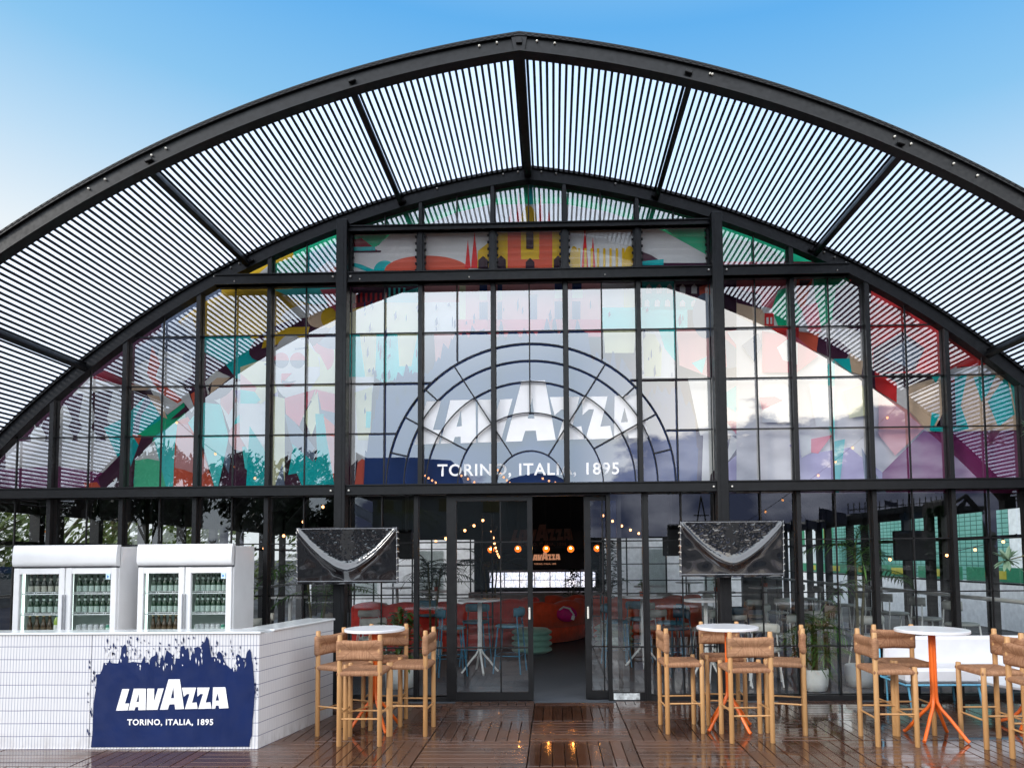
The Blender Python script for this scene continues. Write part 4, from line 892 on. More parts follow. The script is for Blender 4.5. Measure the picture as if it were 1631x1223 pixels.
# ---- rush-seat stools
wd = Mat('oak'); co = wd.coord('Object', (18, 18, 2.2)); g = wd.noise(co, 3, 6, .6, .6); g2 = wd.noise(wd.coord('Object', (2, 2, 2)), 2, 3)
oi = wd.n('ShaderNodeObjectInfo')
ot = wd.math('MULTIPLY', oi.outputs['Random'], .55)
wd.end(wd.pr(wd.mix(ot, wd.mix(wd.math('MULTIPLY', g2, .5), wd.mix(g, (.50, .27, .105), (.68, .42, .20)), (.42, .21, .08)), (.46, .22, .075)), .45, bump=wd.bump(g, .15, .001)))
def rush(name, sx, sy, ax, ay, seat=True):
    """woven cord: cords cross at right angles to the rail they wrap, mitred on the diagonals"""
    t = Mat(name); c = t.n('ShaderNodeTexCoord'); s_ = t.n('ShaderNodeSeparateXYZ'); t.l(c.outputs['Object'], s_.inputs[0])
    x = s_.outputs[ax]; y = t.math('SUBTRACT', s_.outputs[ay], sy[1]); y0 = y
    u = t.math('ABSOLUTE', t.math('DIVIDE', x, sx)); v = t.math('ABSOLUTE', t.math('DIVIDE', y, sy[0]))
    side = t.math('GREATER_THAN', u, t.math('MULTIPLY_ADD', v, .62, .38) if not seat else v)
    wv = t.math('MULTIPLY', t.math('SUBTRACT', t.noise(t.coord(), 12, 2), .5), .006)
    a = t.math('SINE', t.math('MULTIPLY', t.math('ADD', x, wv), 2*pi/.0062)); b = t.math('SINE', t.math('MULTIPLY', t.math('ADD', y, wv), 2*pi/.0062))
    k = t.math('ADD', t.math('MULTIPLY', a, t.math('SUBTRACT', 1., side)), t.math('MULTIPLY', b, side))
    seam = t.math('MULTIPLY', t.math('SUBTRACT', .05, t.math('ABSOLUTE', t.math('SUBTRACT', u, t.math('MULTIPLY_ADD', v, .62, .38) if not seat else v))), 18, 0, True)
    oi_ = t.n('ShaderNodeObjectInfo')
    cc = t.mix(t.noise(t.coord('Object', (1, 1, 1)), 45, 4), (.33, .155, .08), (.62, .345, .20))
    sa, sb = t.noise(t.coord('Object', (95, 14, 14) if ax == 0 and not seat else (95, 12, 12)), 1, 3, .6), t.noise(t.coord('Object', (12, 12, 95) if not seat else (12, 95, 12)), 1, 3, .6)
    st_ = t.math('ADD', t.math('MULTIPLY', sa, t.math('SUBTRACT', 1., side)), t.math('MULTIPLY', sb, side))
    cc = t.mix(t.remap(st_, .38, .62, .75, 0), cc, (.24, .10, .05)); cc = t.mix(t.remap(k, -1, -.2, .45, 0), cc, (.17, .075, .035)); cc = t.mix(t.math('MULTIPLY', seam, .75), cc, (.16, .07, .035))
    cc = t.mix(t.math('MULTIPLY', oi_.outputs['Random'], .4), cc, t.mix(.5, cc, (.52, .33, .19)))
    return t.end(t.pr(cc, .7, bump=t.bump(t.math('SUBTRACT', k, seam), .6, .0016), spec=.25))
RS = rush('woven_seat_cord', .2, (.19, 0), 0, 1); RB = rush('woven_back_cord', .185, (.1, .835), 0, 2, False)
SG = 'rush-seat oak stools around the outdoor tables'
def make_stool():
    t = thing('bar_stool', 'x', 'stool', (0, 0, 0), 0, SG)
    hw, hd = .18, .165
    for sx in (-1, 1):
        m = MB(); m.tube([(sx*hw, -hd, 0), (sx*hw, -hd, .004), (sx*hw, -hd, .965), (sx*hw, -hd, .972)], [.019, .0215, .0215, .018], 14); m.build('leg', wd.m, t)
        m = MB(); m.tube([(sx*hw, hd, 0), (sx*hw, hd, .004), (sx*hw, hd, .672), (sx*hw, hd, .678)], [.019, .0215, .0215, .018], 14); m.build('leg', wd.m, t)
    for a, b, z in (((-hw, -hd), (hw, -hd), .235), ((-hw, hd), (hw, hd), .235), ((-hw, -hd), (-hw, hd), .275), ((hw, -hd), (hw, hd), .275)):
        m = MB(); m.tube([(a[0], a[1], z), ((a[0]+b[0])/2, (a[1]+b[1])/2, z), (b[0], b[1], z)], .0085, 8, cap=False); m.build('stretcher', wd.m, t)
    # seat: dished rush pad
    m = MB(); n = 16; top, bot = [], []
    for j in range(n+1):
        for i in range(n+1):
            u, v = -1+2*i/n, -1+2*j/n; e = max(abs(u), abs(v)); q = (1-e)
            z = .660-.016*min(1, q*1.5)+(0 if e < .99 else -.012)
            cut = .93 if e > .99 else 1
            x, y = u*(hw+.016)*(1 if e < .99 else .995), v*(hd+.016)*(1 if e < .99 else .995)
            top.append((x, y, z)); bot.append((x, y, .612+.01*min(1, q*1.5)))
    N1 = n+1; F = [(j*N1+i, j*N1+i+1, (j+1)*N1+i+1, (j+1)*N1+i) for j in range(n) for i in range(n)]
    m.add(top, F, sm=True); m.add(bot, [f[::-1] for f in F], sm=True)
    rim = [i for i in range(N1)]+[j*N1+n for j in range(1, N1)]+[n*N1+i for i in range(n-1, -1, -1)]+[j*N1 for j in range(n-1, 0, -1)]
    R_ = len(rim); vs = []
    for k, zf, o in ((0, 0, 0), (1, .33, .007), (2, .66, .007), (3, 1, 0)):
        for q in rim:
            a, b = Vector(top[q]), Vector(bot[q]); p = a.lerp(b, zf); l = Vector((p.x, p.y, 0)).normalized()*o; vs.append(p+l)
    m.add(vs, [(k*R_+i, k*R_+(i+1) % R_, (k+1)*R_+(i+1) % R_, (k+1)*R_+i) for k in range(3) for i in range(R_)], sm=True)
    m.build('seat', RS, t)
    # back: rush band wrapped round both posts, pinched along the middle
    m = MB(); nu, nv = 26, 14; P0 = []
    for j in range(nv+1):
        for i in range(nu+1):
            u, v = -1+2*i/nu, -1+2*j/nv
            mid_ = max(0, 1-abs(u)/.97)
            thick = .0255 if abs(u) > .86 else .008+.022*sin(pi*min(1, abs(v))**.9*.62)+.010*max(0, abs(u)-.5)
            rag = .5*(1-abs(v)**6)**.5
            thick *= (1-abs(v)**10)**.5 if abs(v) < 1 else .0
            zc_ = .835+v*(.098-.014*mid_**.6*(1 if v > 0 else .6))
            P0.append((u*(hw+.024), thick, zc_))
    N2 = nu+1
    vs = [(x, -hd-y_, z) for x, y_, z in P0]+[(x, -hd+y_, z) for x, y_, z in P0]; o2 = len(P0)
    F = [(j*N2+i, j*N2+i+1, (j+1)*N2+i+1, (j+1)*N2+i) for j in range(nv) for i in range(nu)]
    m.add(vs, F+[tuple(o2+k for k in f[::-1]) for f in F]+[(j*N2, (j+1)*N2, o2+(j+1)*N2, o2+j*N2) for j in range(nv)]+[(j*N2+nu, o2+j*N2+nu, o2+(j+1)*N2+nu, (j+1)*N2+nu) for j in range(nv)], sm=True)
    m.build('backrest', RB, t)
    return t
st0 = make_stool()
spots = [(-1.465, -1.75, 0, 'rush-seat stool with its back to the viewer at the table beside the bar counter'),
 (-1.735, -1.47, radians(-113), 'rush-seat stool against the white bar counter, facing right to its table'),
 (-1.10, -1.40, radians(88), 'rush-seat stool on the door side of the left table, seen edge-on'),
 (-1.445, -1.07, radians(182), 'rush-seat stool behind the left table, facing the viewer'),
 (1.47, -1.33, radians(-88), 'rush-seat stool nearest the open doorway on the right, seen edge-on'),
 (1.95, -1.03, radians(177), 'rush-seat stool behind the middle table, partly hidden by its top'),
 (1.995, -1.67, radians(2), 'rush-seat stool with its back to the viewer at the middle table'),
 (2.455, -1.36, radians(72), 'rush-seat stool right of the middle table beside the potted plant'),
 (3.21, -1.78, radians(-92), 'rush-seat stool left of the full-view orange pedestal table, side-on'),
 (3.54, -1.42, radians(181), 'rush-seat stool behind the full-view orange pedestal table'),
 (4.07, -1.86, radians(90), 'rush-seat stool right of the orange pedestal table, facing left'),
 (4.12, -2.47, radians(-90), 'nearest rush-seat stool, cut off by the right edge of the photo')]
for i, (x, y, rz, lb) in enumerate(spots):
    if i == 0: st0.location = (x, y, 0); st0['label'] = lb
    else: again(st0, (x, y, 0), rz, lb)
# ---- pedestal tables
TERR = Mat('white_terrazzo'); v_ = TERR.n('ShaderNodeTexVoronoi'); TERR.l(TERR.coord(), v_.inputs[0]); v_.inputs['Scale'].default_value = 70
TERR.end(TERR.pr(TERR.mix(TERR.remap(v_.outputs['Distance'], 0, .22, 1, 0), (.80, .80, .82), (.55, .55, .58)), .3, coat=.3)); TERR = TERR.m
ORG = simple('orange_paint', lin((243, 112, 38)), .35, .06, 5, coat=.2)
WPAINT = simple('white_paint', (.76, .78, .76), .4, .06, 5)
def ped_table(label, loc, rz, h, r, legm, group, name='pedestal_table', spread=.27, split=.32):
    t = thing(name, label, 'table', loc, rz, group)
    m = MB(); m.lathe([(r-.006, h-.028), (r, h-.024), (r, h-.004), (r-.004, h), (.0001, h)], n=56, sm=False); m.build('table_top', TERR, t)
    m = MB(); m.lathe([(.09, h-.036), (.09, h-.028)], n=20, sm=False); m.build('mount_plate', legm, t)
    for k in range(4):
        a = k*pi/2; c, s_ = cos(a), sin(a); q = .0165
        pts = [(q, h-.03), (q, split+.06), (q+.006, split), (.055, split-.06), (.12, split-.13), (spread-.02, .025), (spread, .012)]
        m = MB(); m.tube([(c*x, s_*x, z) for x, z in pts], .0155, 12); m.build('leg', legm, t)
    return t
TG = 'pedestal tables with orange legs on the deck'
ped_table('white-topped orange pedestal table hidden among stools beside the bar counter', (-1.49, -1.31, 0), radians(38), .97, .29, ORG, TG)
ped_table('white-topped orange pedestal table between the doorway and the right column', (1.93, -1.33, 0), radians(30), .97, .29, ORG, TG)
ped_table('white-topped table standing clear on bright orange splayed legs at the right', (3.685, -1.67, 0), radians(-48), .97, .305, ORG, TG)
ped_table('low white round coffee table on orange legs in front of the white bench', (4.74, -1.3, 0), radians(135), .43, .37, ORG, TG, 'coffee_table', .24, .2)
# ---- white outdoor bench
BLU = simple('sky_blue_paint', lin((104, 176, 208)), .4, .06)
CUSH = simple('white_outdoor_fabric', (.70, .70, .73), .7, .05, 4, bs=.25, bscale=180)
bn = thing('outdoor_sofa', 'white upholstered bench on pale blue metal legs, against the glazing at the right', 'sofa', (3.98, -.12, 0))
m = MB(); m.box((1.05, -.24, .36), (2.1, .5, .16), bev=.03); m.build('seat', CUSH, bn)
m = MB(); m.box((1.05, .0, .55), (2.1, .09, .36), (.12, 0, 0), bev=.03); m.build('backrest', CUSH, bn)
m = MB(); m.tube([(-.02, -.5, .27), (2.12, -.5, .27)], .011, 8); m.tube([(-.02, .03, .27), (2.12, .03, .27)], .011, 8); m.tube([(-.02, -.5, .27), (-.02, .03, .27)], .011, 8); m.tube([(-.03, .02, .27), (-.035, .03, .62), (.06, .03, .66)], .011, 8); m.build('frame', BLU, bn)
for x in (0.02, .75, 1.4, 2.0):
    for y, dy in ((-.47, -.03), (.0, .03)):
        m = MB(); m.tube([(x, y, .26), (x+(.03 if x > .5 else .02), y+dy, 0)], .011, 8); m.build('leg', BLU, bn)
# ---- plants
def leaf_mat(name, a, b):
    t = Mat(name); g = t.noise(t.coord(), 9, 3); c = t.mix(t.remap(g, .3, .7, 0, 1), a, b)
    p = t.pr(c, .4, spec=.4); tr = t.n('ShaderNodeBsdfTranslucent'); t.put(tr.inputs[0], c); x = t.n('ShaderNodeMixShader'); x.inputs[0].default_value = .25; t.l(p, x.inputs[1]); t.l(tr.outputs[0], x.inputs[2])
    return t.end(x.outputs[0])
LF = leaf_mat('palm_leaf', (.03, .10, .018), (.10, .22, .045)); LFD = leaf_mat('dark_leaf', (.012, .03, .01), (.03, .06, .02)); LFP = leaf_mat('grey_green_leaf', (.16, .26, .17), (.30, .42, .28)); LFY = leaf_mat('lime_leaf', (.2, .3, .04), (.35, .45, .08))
BARK = simple('stem_bark', (.10, .09, .035), .7, .3, 30, bs=.3)
def blade(m, p, d, up, l, w, droop, n=5, fold=.25):
    d = d.normalized(); s_ = d.cross(up)
    s_ = s_.normalized() if s_.length > 1e-3 else Vector((1, 0, 0)); vs = []
    for i in range(n+1):
        t = i/n; ww = w*sin(pi*min(.999, (.08+.92*t)))**.6 if t < 1 else 0.0005
        c = p+d*(l*t)+Vector((0, 0, -droop*l*t*t)); nrm = s_.cross(d)
        vs += [c-s_*ww/2+nrm*ww*fold, c, c+s_*ww/2+nrm*ww*fold]
    m.add(vs, [f for i in range(n) for f in ((3*i, 3*i+1, 3*i+4, 3*i+3), (3*i+1, 3*i+2, 3*i+5, 3*i+4))], sm=True)
def frond(m, p, az, el, l, nl, ll, w=.02, droop=.5):
    d = Vector((cos(az)*cos(el), sin(az)*cos(el), sin(el))); pts = []
    for i in range(nl+1):
        t = i/nl; c = p+d*l*t+Vector((0, 0, -droop*l*t*t)); pts.append(c)
    m.tube(pts, [.007*(1-.8*i/nl)+.001 for i in range(nl+1)], 5, sm=True)
    for i in range(2, nl):
        t = i/nl; tg = (pts[i+1]-pts[i-1]).normalized(); sd2 = tg.cross(Vector((0, 0, 1))).normalized()
        for s_ in (-1, 1): blade(m, pts[i], (tg*.55+sd2*s_+Vector((0, 0, .15))), Vector((0, 0, 1)), ll*sin(pi*(.15+.8*t))**.7*random.uniform(.85, 1.1), w, .35, 3)
    blade(m, pts[-1], tg, Vector((0, 0, 1)), ll*.7, w, .3, 3)
def palm(name, label, loc, h, nf, fl_, group=None, mat=LF, pot=True, stems=1, potc=None, lean=0., spread=1.1, ll=.2, nl=14):
    t = thing(name, label, 'plant', loc, random.uniform(0, 6), group)
    z0 = 0
    if pot:
        m = MB(); m.lathe([(.10, 0), (.145, .015), (.165, .1), (.172, .25), (.165, .27), (.155, .27), (.15, .24), (.001, .235)], n=28); m.build('pot', potc or WPAINT, t); z0 = .235
    st = MB(); fo = MB()
    for s_ in range(stems):
        a = s_*2.4; bx_, by_ = cos(a)*.05*(stems > 1), sin(a)*.05*(stems > 1); hh = h*(1-.18*s_*random.random())
        top = Vector((bx_*3+lean, by_*3, hh)); st.tube([(bx_, by_, z0-.02), (bx_*1.6, by_*1.6, (z0+hh)/2), top], [.022, .018, .012], 8)
        for k in range(nf): frond(fo, top+Vector((0, 0, -.3*(k/nf)*(hh-z0)*.5)), random.uniform(0, 2*pi), random.uniform(.2, spread), fl_*random.uniform(.75, 1.1), nl, ll, .017, random.uniform(.35, .7))
    st.build('stem', BARK, t); fo.build('foliage', mat, t)
    return t
def bush(name, label, loc, r, h, nleaf, ll, mat=LFD, pot=True, potc=None, group=None, zc=None):
    t = thing(name, label, 'plant', loc, 0, group); z0 = 0
    if pot: m = MB(); s_ = r*.42; m.lathe([(s_*.75, 0), (s_*.95, .01), (s_, s_*1.5), (s_*.92, s_*1.5), (s_*.9, s_*1.35), (.001, s_*1.3)], n=20); m.build('pot', potc or WPAINT, t); z0 = s_*1.35
    m = MB(); q = MB()
    for k in range(9):
        a = k*2.4; rr_ = r*.5*random.random(); q.tube([(0, 0, z0-.01), (cos(a)*rr_*.5, sin(a)*rr_*.5, z0+(h-z0)*.5), (cos(a)*rr_, sin(a)*rr_, h*.9)], [.008, .006, .003], 6)
    for k in range(nleaf):
        a = random.uniform(0, 2*pi); zz_ = z0+(h-z0)*random.random()**.8; rr_ = r*.55*random.random()*(.4+.6*sin(pi*min(1, (zz_-z0)/(h-z0)+.1)))
        blade(m, Vector((cos(a)*rr_, sin(a)*rr_, zz_)), Vector((cos(a), sin(a), random.uniform(-.2, .9))), Vector((0, 0, 1)), ll*random.uniform(.6, 1.2), ll*.28, .3, 4)
    q.build('stem', BARK, t); m.build('foliage', mat, t); return t
# right-edge plant; lower rosette on its arched stem stands in for a reflection
yc = thing('yucca_plant', 'grey-green plant at the right edge, its lower rosette standing in for a reflection', 'plant', (6.05, -.35, 0))
m = MB(); m.lathe([(.14, 0), (.19, .02), (.2, .36), (.18, .36), (.17, .33), (.001, .33)], n=24); m.build('pot', WPAINT, yc)
ya, yb_ = at(1604, 892, 1, -.35), at(1648, 685, 1, -.35); ya.x -= 6.05; yb_.x -= 6.05
q = MB(); q.tube([(0, 0, .3), (.02, 0, 1.0), (-.1, 0, 1.5), (-.4, 0, 1.72), (ya.x*.8, 0, ya.z+.04), (ya.x, 0, ya.z)], [.03, .025, .018, .012, .007, .005], 8); q.tube([(.02, 0, 1.0), (.1, 0, 2.2), (-.15, 0, yb_.z+.1), (yb_.x, .02, yb_.z)], [.025, .02, .01, .005], 8); q.build('stem', BARK, yc)
m = MB(); r8 = random.Random(12)
for (cx_, cy_, cz_, l_, n_) in ((ya.x, 0, ya.z, .19, 26), (yb_.x, .02, yb_.z, .2, 24)):
    for k in range(n_):
        a = r8.uniform(0, 2*pi); e_ = r8.uniform(-.7, 1.3)
        blade(m, Vector((cx_, cy_, cz_)), Vector((cos(a)*cos(e_), sin(a)*cos(e_)*.8, sin(e_))), Vector((0, 0, 1)), l_*r8.uniform(.7, 1.1), .045, .15, 5, .15)
m.build('foliage', LFP, yc)
# ================================================================ THE ROOM BEHIND THE GLASS
SWX = 6.75
# side walls: posts, rails, panes
for s_ in (-1, 1):
    y = 1.1; k = 0
    while y < 13.1:
        m = MB(); m.bx(s_*SWX-.07, s_*SWX+.07, y-.05, y+.05, 0, zi(SWX)+.15); m.build('side_post', STEEL, pav)
        if k % 2 == 0: m = MB(); m.bx(s_*(SWX-.15)-.06, s_*(SWX-.15)+.06, y+.1, y+.22, 0, zi(SWX-.15)+.1); m.build('side_post', STEEL, pav)
        y += 1.2; k += 1
    for z, h_ in ((2.28, .12), (1.86, .05), (1.2, .025)):
        m = MB(); m.bx(s_*SWX-.04, s_*SWX+.04, .1, 13, z, z+h_); m.build('side_rail', STEEL, pav)
    m = MB(); m.bx(s_*SWX-.03, s_*SWX+.03, .1, 13, 2.40, 2.9); m.build('side_fascia', BLACK, pav)
    m = MB(); m.tube([(s_*(SWX-.45), .4, 1.02), (s_*(SWX-.45), 12.8, 1.02)], .03, 8); m.tube([(s_*(SWX-.45), .4, 1.0), (s_*(SWX-.45), .4, 0)], .02, 8); m.build('ledge_rail', WPAINT, pav)
# back wall: dark, glazed either side of the bar
for x0, x1 in ((-7.2, -6.0), (-1.6, 1.75), (6.0, 7.2)):
    m = MB(); m.bx(x0, x1, BY, BY+.15, 0, zi(x0 if x0 > 0 else x1)+.1 if abs(x0) > 3 else 5.9); m.build('rear_wall', BLACK, pav)
m = MB(); base2 = [(-7.3, 2.2)]+[(x, z+.05) for x, z in arc_pts(0, 60) if z > 2.2]+[(7.3, 2.2)]
m.flat([base2], lambda w: (w[0], BY-.01, w[1]), 0, .1); m.build('rear_gable', BLACK, pav)
m = MB()
for x in [-5.9+.6*k for k in range(8)]+[1.9+.6*k for k in range(8)]: m.bx(x-.02, x+.02, BY, BY+.05, 0, 2.2)
for z in (.4, .9, 1.4, 1.9): m.bx(-6, -1.6, BY+.01, BY+.04, z, z+.03); m.bx(1.75, 6, BY+.01, BY+.04, z, z+.03)
m.build('rear_window_grid', BLACK, pav)
# added light shaft behind the mural: white faces bounce daylight, dark underside shields room
m = MB(); m.bx(-7.0, 7.0, .3, 5.3, 2.92, 2.98); m.build('shaft_bounce_floor', [simple('matt_bounce_white', (.75, .75, .75), .8)], pav)
m = MB(); m.bx(-7.0, 7.0, .28, 5.3, 2.88, 2.918); m.build('shaft_light_block', BLACK, pav)
m = MB(); m.flat([[(-7, 2.88)]+[(x, z+.19) for x, z in arc_pts(0, 60) if z > 2.88]+[(7, 2.88)]], lambda w: (w[0], 5.31, w[1]), 0, .05); m.build('shaft_bounce_wall', [simple('matt_bounce_pale', (.7, .7, .7), .8)], pav)
# white annexe beyond the rear glazing and green screens beyond the right wall
ax_ = thing('white_annexe', 'white walled building seen through the rear glazing of the pavilion', 'building', (0, 16.5, 0))
m = MB(); m.bx(-9, 9, 0, .3, -.2, 3.4); m.build('wall', simple('white_render', (.85, .86, .88), .6), ax_)
for x in (-7, -4.6, 3.4, 5.6): q = MB(); q.bx(x, x+.9, -.03, .0, .3, 1.9); q.build('window', GLASS_T, ax_)
GRN = Mat('green_scaffold_mesh'); a = line(GRN, GRN.n('ShaderNodeSeparateXYZ').outputs[0], 1, .1)
GRN = Mat('green_scaffold_net'); cc = GRN.n('ShaderNodeTexCoord'); s3 = GRN.n('ShaderNodeSeparateXYZ'); GRN.l(cc.outputs['Object'], s3.inputs[0])
l1 = line(GRN, s3.outputs[1], .28, .03); l2 = line(GRN, s3.outputs[2], .13, .02); gg = GRN.mix(GRN.noise(GRN.coord(), 1.3, 3), (.06, .27, .21), (.22, .46, .42))
GRN = GRN.end(GRN.pr(GRN.mix(GRN.math('MAXIMUM', l1, l2), gg, (.012, .09, .07)), .6))
gb = thing('netted_grandstand', 'tall structure wrapped in green scaffold netting beyond the right side wall', 'building', (12.5, 0, 0))
m = MB(); m.bx(0, .2, -2, 46, -.2, 4.8); m.build('netting', GRN, gb)
m = MB(); m.bx(-.03, 0, 9.2, 10.6, .3, 3.6); m.bx(-.03, 0, 24, 44, .3, 2.9); m.build('white_panel', simple('white_panel', (.72, .78, .80), .5), gb)
hb = thing('banner_hoarding', 'long hoarding with green and yellow banners beyond the right side wall', 'hoarding', (11.2, 0, 0))
m = MB(); m.bx(0, .06, -4, 30, -.2, .95, 0); m.build('board', simple('white_board', (.84, .86, .86), .5), hb)
gm1, gm2 = simple('green_banner', (.02, .22, .11), .5), simple('yellow_banner', (.45, .42, .04), .5)
for k in range(14):
    m = MB(); m.bx(-.02, 0, -3.8+k*2.4, -3.8+k*2.4+2.2, 0.95, 1.3); m.build('banner', gm1, hb)
    m = MB(); m.bx(-.03, -.02, -3.2+k*2.4, -3.2+k*2.4+.8, 1.02, 1.22); m.build('banner', gm2, hb)
for k in range(4):
    m = MB(); m.bx(-.02, 0, 19+k*3, 19+k*3+1.6, 2.0, 2.9); m.build('banner', gm1, hb); m = MB(); m.bx(-.04, -.02, 19.3+k*3, 19.3+k*3+.5, 2.1, 2.8); m.build('banner', gm2, hb)
# ---- sofas, pouffe, bag
OR1 = simple('rust_velvet', lin((228, 78, 38)), .8, .18, 5, sheen=.3); RD = simple('red_velvet', lin((228, 48, 38)), .8, .18, 5, sheen=.3); MINT = simple('mint_velvet', lin((120, 164, 148)), .8, .12, 5, sheen=.3)
def curved_sofa(label, loc, rz, r0, r1, a0, a1, mat, hb_=.72):
    t = thing('curved_sofa', label, 'sofa', loc, rz, 'curved lounge sofas inside')
    def arcb(ra, rb, z0, z1, wave=0):
        m = MB(); n = 40; pr = [(ra, z0), (ra, z1-.05), (ra+.05, z1), (rb-.05, z1), (rb, z1-.05), (rb, z0)]; k = len(pr); vs = []
        for i in range(n+1):
            a = a0+(a1-a0)*i/n
            for r_, z in pr: vs.append((r_*cos(a), r_*sin(a), z+(wave*abs(sin(i*.45)) if z > z0+.1 else 0)))
        m.add(vs, [(i*k+j, i*k+(j+1) % k, (i+1)*k+(j+1) % k, (i+1)*k+j) for i in range(n) for j in range(k)], sm=True); m.add(vs[:k], [list(range(k))]); m.add(vs[-k:], [list(range(k))[::-1]]); return m
    arcb(r0, r1, .02, .42).build('seat', mat, t); arcb(r1-.24, r1+.02, .3, hb_, .06).build('backrest', mat, t)
    return t
curved_sofa('rust-orange curved sofa framed by the open doorway', (-.55, 6.3, 0), 0, .25, 1.45, radians(-112), radians(60), OR1, .74)
curved_sofa('long red curved sofa behind the white pedestal table left of the doorway', (-2.2, 6.2, 0), 0, 1.2, 2.3, radians(-120), radians(-20), RD, .82)
curved_sofa('orange curved sofa right of the doorway behind glass', (2.0, 7.4, 0), 0, .6, 1.7, radians(-150), radians(-40), OR1, .8)
pf = thing('pouffe', 'mint green ribbed round pouffe just inside the doorway', 'pouffe', (-.13, 4.0, 0))
m = MB(); pr = [(.28, 0)]
for k in range(4): z = k*.1; pr += [(.30, z+.01), (.345, z+.03), (.355, z+.05), (.345, z+.07), (.30, z+.095)]
pr += [(.28, .41), (.001, .42)]; m.lathe(pr, n=36); m.build('cushion', MINT, pf)
pf2 = again(pf, (1.35, 4.6, 0), 0, 'mint green ribbed round pouffe behind the right sliding door'); tag(pf, group='ribbed pouffes'); tag(pf2, group='ribbed pouffes')
bg_ = thing('shoulder_bag', 'magenta shoulder bag with pale strap resting on the rust-orange sofa', 'bag', (.50, 5.15, .42))
m = MB(); m.ball((0, 0, .14), .2, 20, 14, sc=(1, .6, .75)); m.build('body', simple('magenta_cloth', lin((205, 20, 118)), .6, .2, 9, bs=.4, bscale=20), bg_)
m = MB(); m.tube([(-.13, -.05, .22), (-.06, -.1, .28), (.06, -.1, .25), (.14, -.08, .12)], .018, 8); m.build('strap', WPAINT, bg_); m = MB(); m.box((.12, -.13, .08), (.06, .01, .08), (0, .3, 0)); m.build('tag', WPAINT, bg_)
# ---- white pedestal tables inside
WG = 'white pedestal tables inside the pavilion'
tabs = [(-.81, 1.9, 'tall white pedestal table behind the left sliding door'), (-1.9, 4.6, 'tall white pedestal table left of the red sofa'), (1.6, 2.4, 'tall white pedestal table right of the doorway behind the blue stools'), (2.35, 1.5, 'white pedestal table behind the right outdoor screen, nearest the glass'),
        (3.0, 3.6, 'white pedestal table among the white chairs, middle of the room'), (4.3, 5.2, 'white pedestal table among the white chairs, toward the right wall'), (2.2, 6.0, 'white pedestal table beyond the right column'), (-4.0, 3.0, 'white pedestal table behind the left column and palms'), (-3.0, 6.2, 'white pedestal table deep in the room at the left'), (3.4, 8.0, 'white pedestal table deep in the room at the right')]
t0 = ped_table(tabs[0][2], (tabs[0][0], tabs[0][1], 0), .3, 1.05, .31, WPAINT, WG)
for x, y, lb in tabs[1:]: again(t0, (x, y, 0), random.uniform(0, 1.5), lb)
# ---- chairs and stools inside: rounded pad seat, bent tube frame
def pad_chair(name, label, cat, frame, pad, hs, hb2, group):
    t = thing(name, label, cat, (0, 0, 0), 0, group)
    m = MB(); m.lathe([(.15, hs-.045), (.2, hs-.035), (.21, hs-.015), (.19, hs), (.001, hs+.006)], n=24); m.build('seat', pad, t)
    m = MB(); n = 14; vs = []
    for i in range(n+1):
        a = radians(-150+120*i/n)
        for z, o in ((hb2-.13, 0), (hb2-.10, .025), (hb2-.03, .025), (hb2, 0), (hb2-.03, -.02), (hb2-.10, -.02)): vs.append(((.2+o)*cos(a), (.2+o)*sin(a), z))
    m.add(vs, [(i*6+j, i*6+(j+1) % 6, (i+1)*6+(j+1) % 6, (i+1)*6+j) for i in range(n) for j in range(6)], sm=True); m.add(vs[:6], [(0, 1, 2, 3, 4, 5)]); m.add(vs[-6:], [(5, 4, 3, 2, 1, 0)]); m.build('backrest', pad, t)
    for sx in (-1, 1):
        m = MB(); m.tube([(sx*.2, -.2, 0), (sx*.165, -.15, hs), (sx*.15, -.14, hb2-.05)], .011, 8); m.build('leg', frame, t)
        m = MB(); m.tube([(sx*.2, .2, 0), (sx*.15, .14, hs-.03)], .011, 8); m.build('leg', frame, t)
    if hs > .5:
        m = MB(); z = .25; m.tube([(-.19, -.18, z), (.19, -.18, z), (.19, .18, z), (-.19, .18, z), (-.19, -.18, z)], .008, 6); m.build('footrest', frame, t)
    return t
DBLU = simple('teal_blue_paint', lin((38, 118, 150)), .45, .1); DPAD = simple('blue_vinyl_pad', lin((64, 120, 140)), .5, .1); WPAD = simple('cream_vinyl_pad', (.68, .69, .64), .5, .1); GPAD = simple('sage_grey_pad', (.30, .32, .30), .5, .1); NPAD = simple('petrol_pad', lin((24, 62, 80)), .5, .1)
BG = 'blue bar stools around the white tables inside'
b0 = pad_chair('blue_bar_stool', 'pale blue bar stool left of the white table behind the left sliding door', 'stool', DBLU, DPAD, .68, .93, BG); b0.location = (-1.2, 1.75, 0); b0.rotation_euler = (0, 0, -1.3)
for x, y, rz, lb in ((-.38, 1.95, 1.4, 'pale blue bar stool right of the white table behind the left sliding door'), (-.95, 2.6, 3.0, 'pale blue bar stool beyond the white table behind the left sliding door'), (-1.9, 3.9, -.2, 'pale blue bar stool by the second white table, beyond the left outdoor table'),
                     (1.2, 2.5, -1.5, 'blue bar stool between the right sliding door and its table'), (2.0, 2.3, 1.5, 'blue bar stool right of the table behind the doorway'), (1.6, 2.95, 3.1, 'blue bar stool beyond the table behind the doorway')):
    again(b0, (x, y, 0), rz, lb)
n0 = pad_chair('petrol_bar_stool', 'dark petrol bar stool behind the middle outdoor table, right of the column', 'stool', NPAD, NPAD, .66, .9, 'dark petrol bar stools inside'); n0.location = (2.95, 2.4, 0); n0.rotation_euler = (0, 0, .3)
again(n0, (1.95, 1.7, 0), 2.0, 'dark petrol bar stool just left of the right column')
WC = 'cream chairs inside the pavilion'
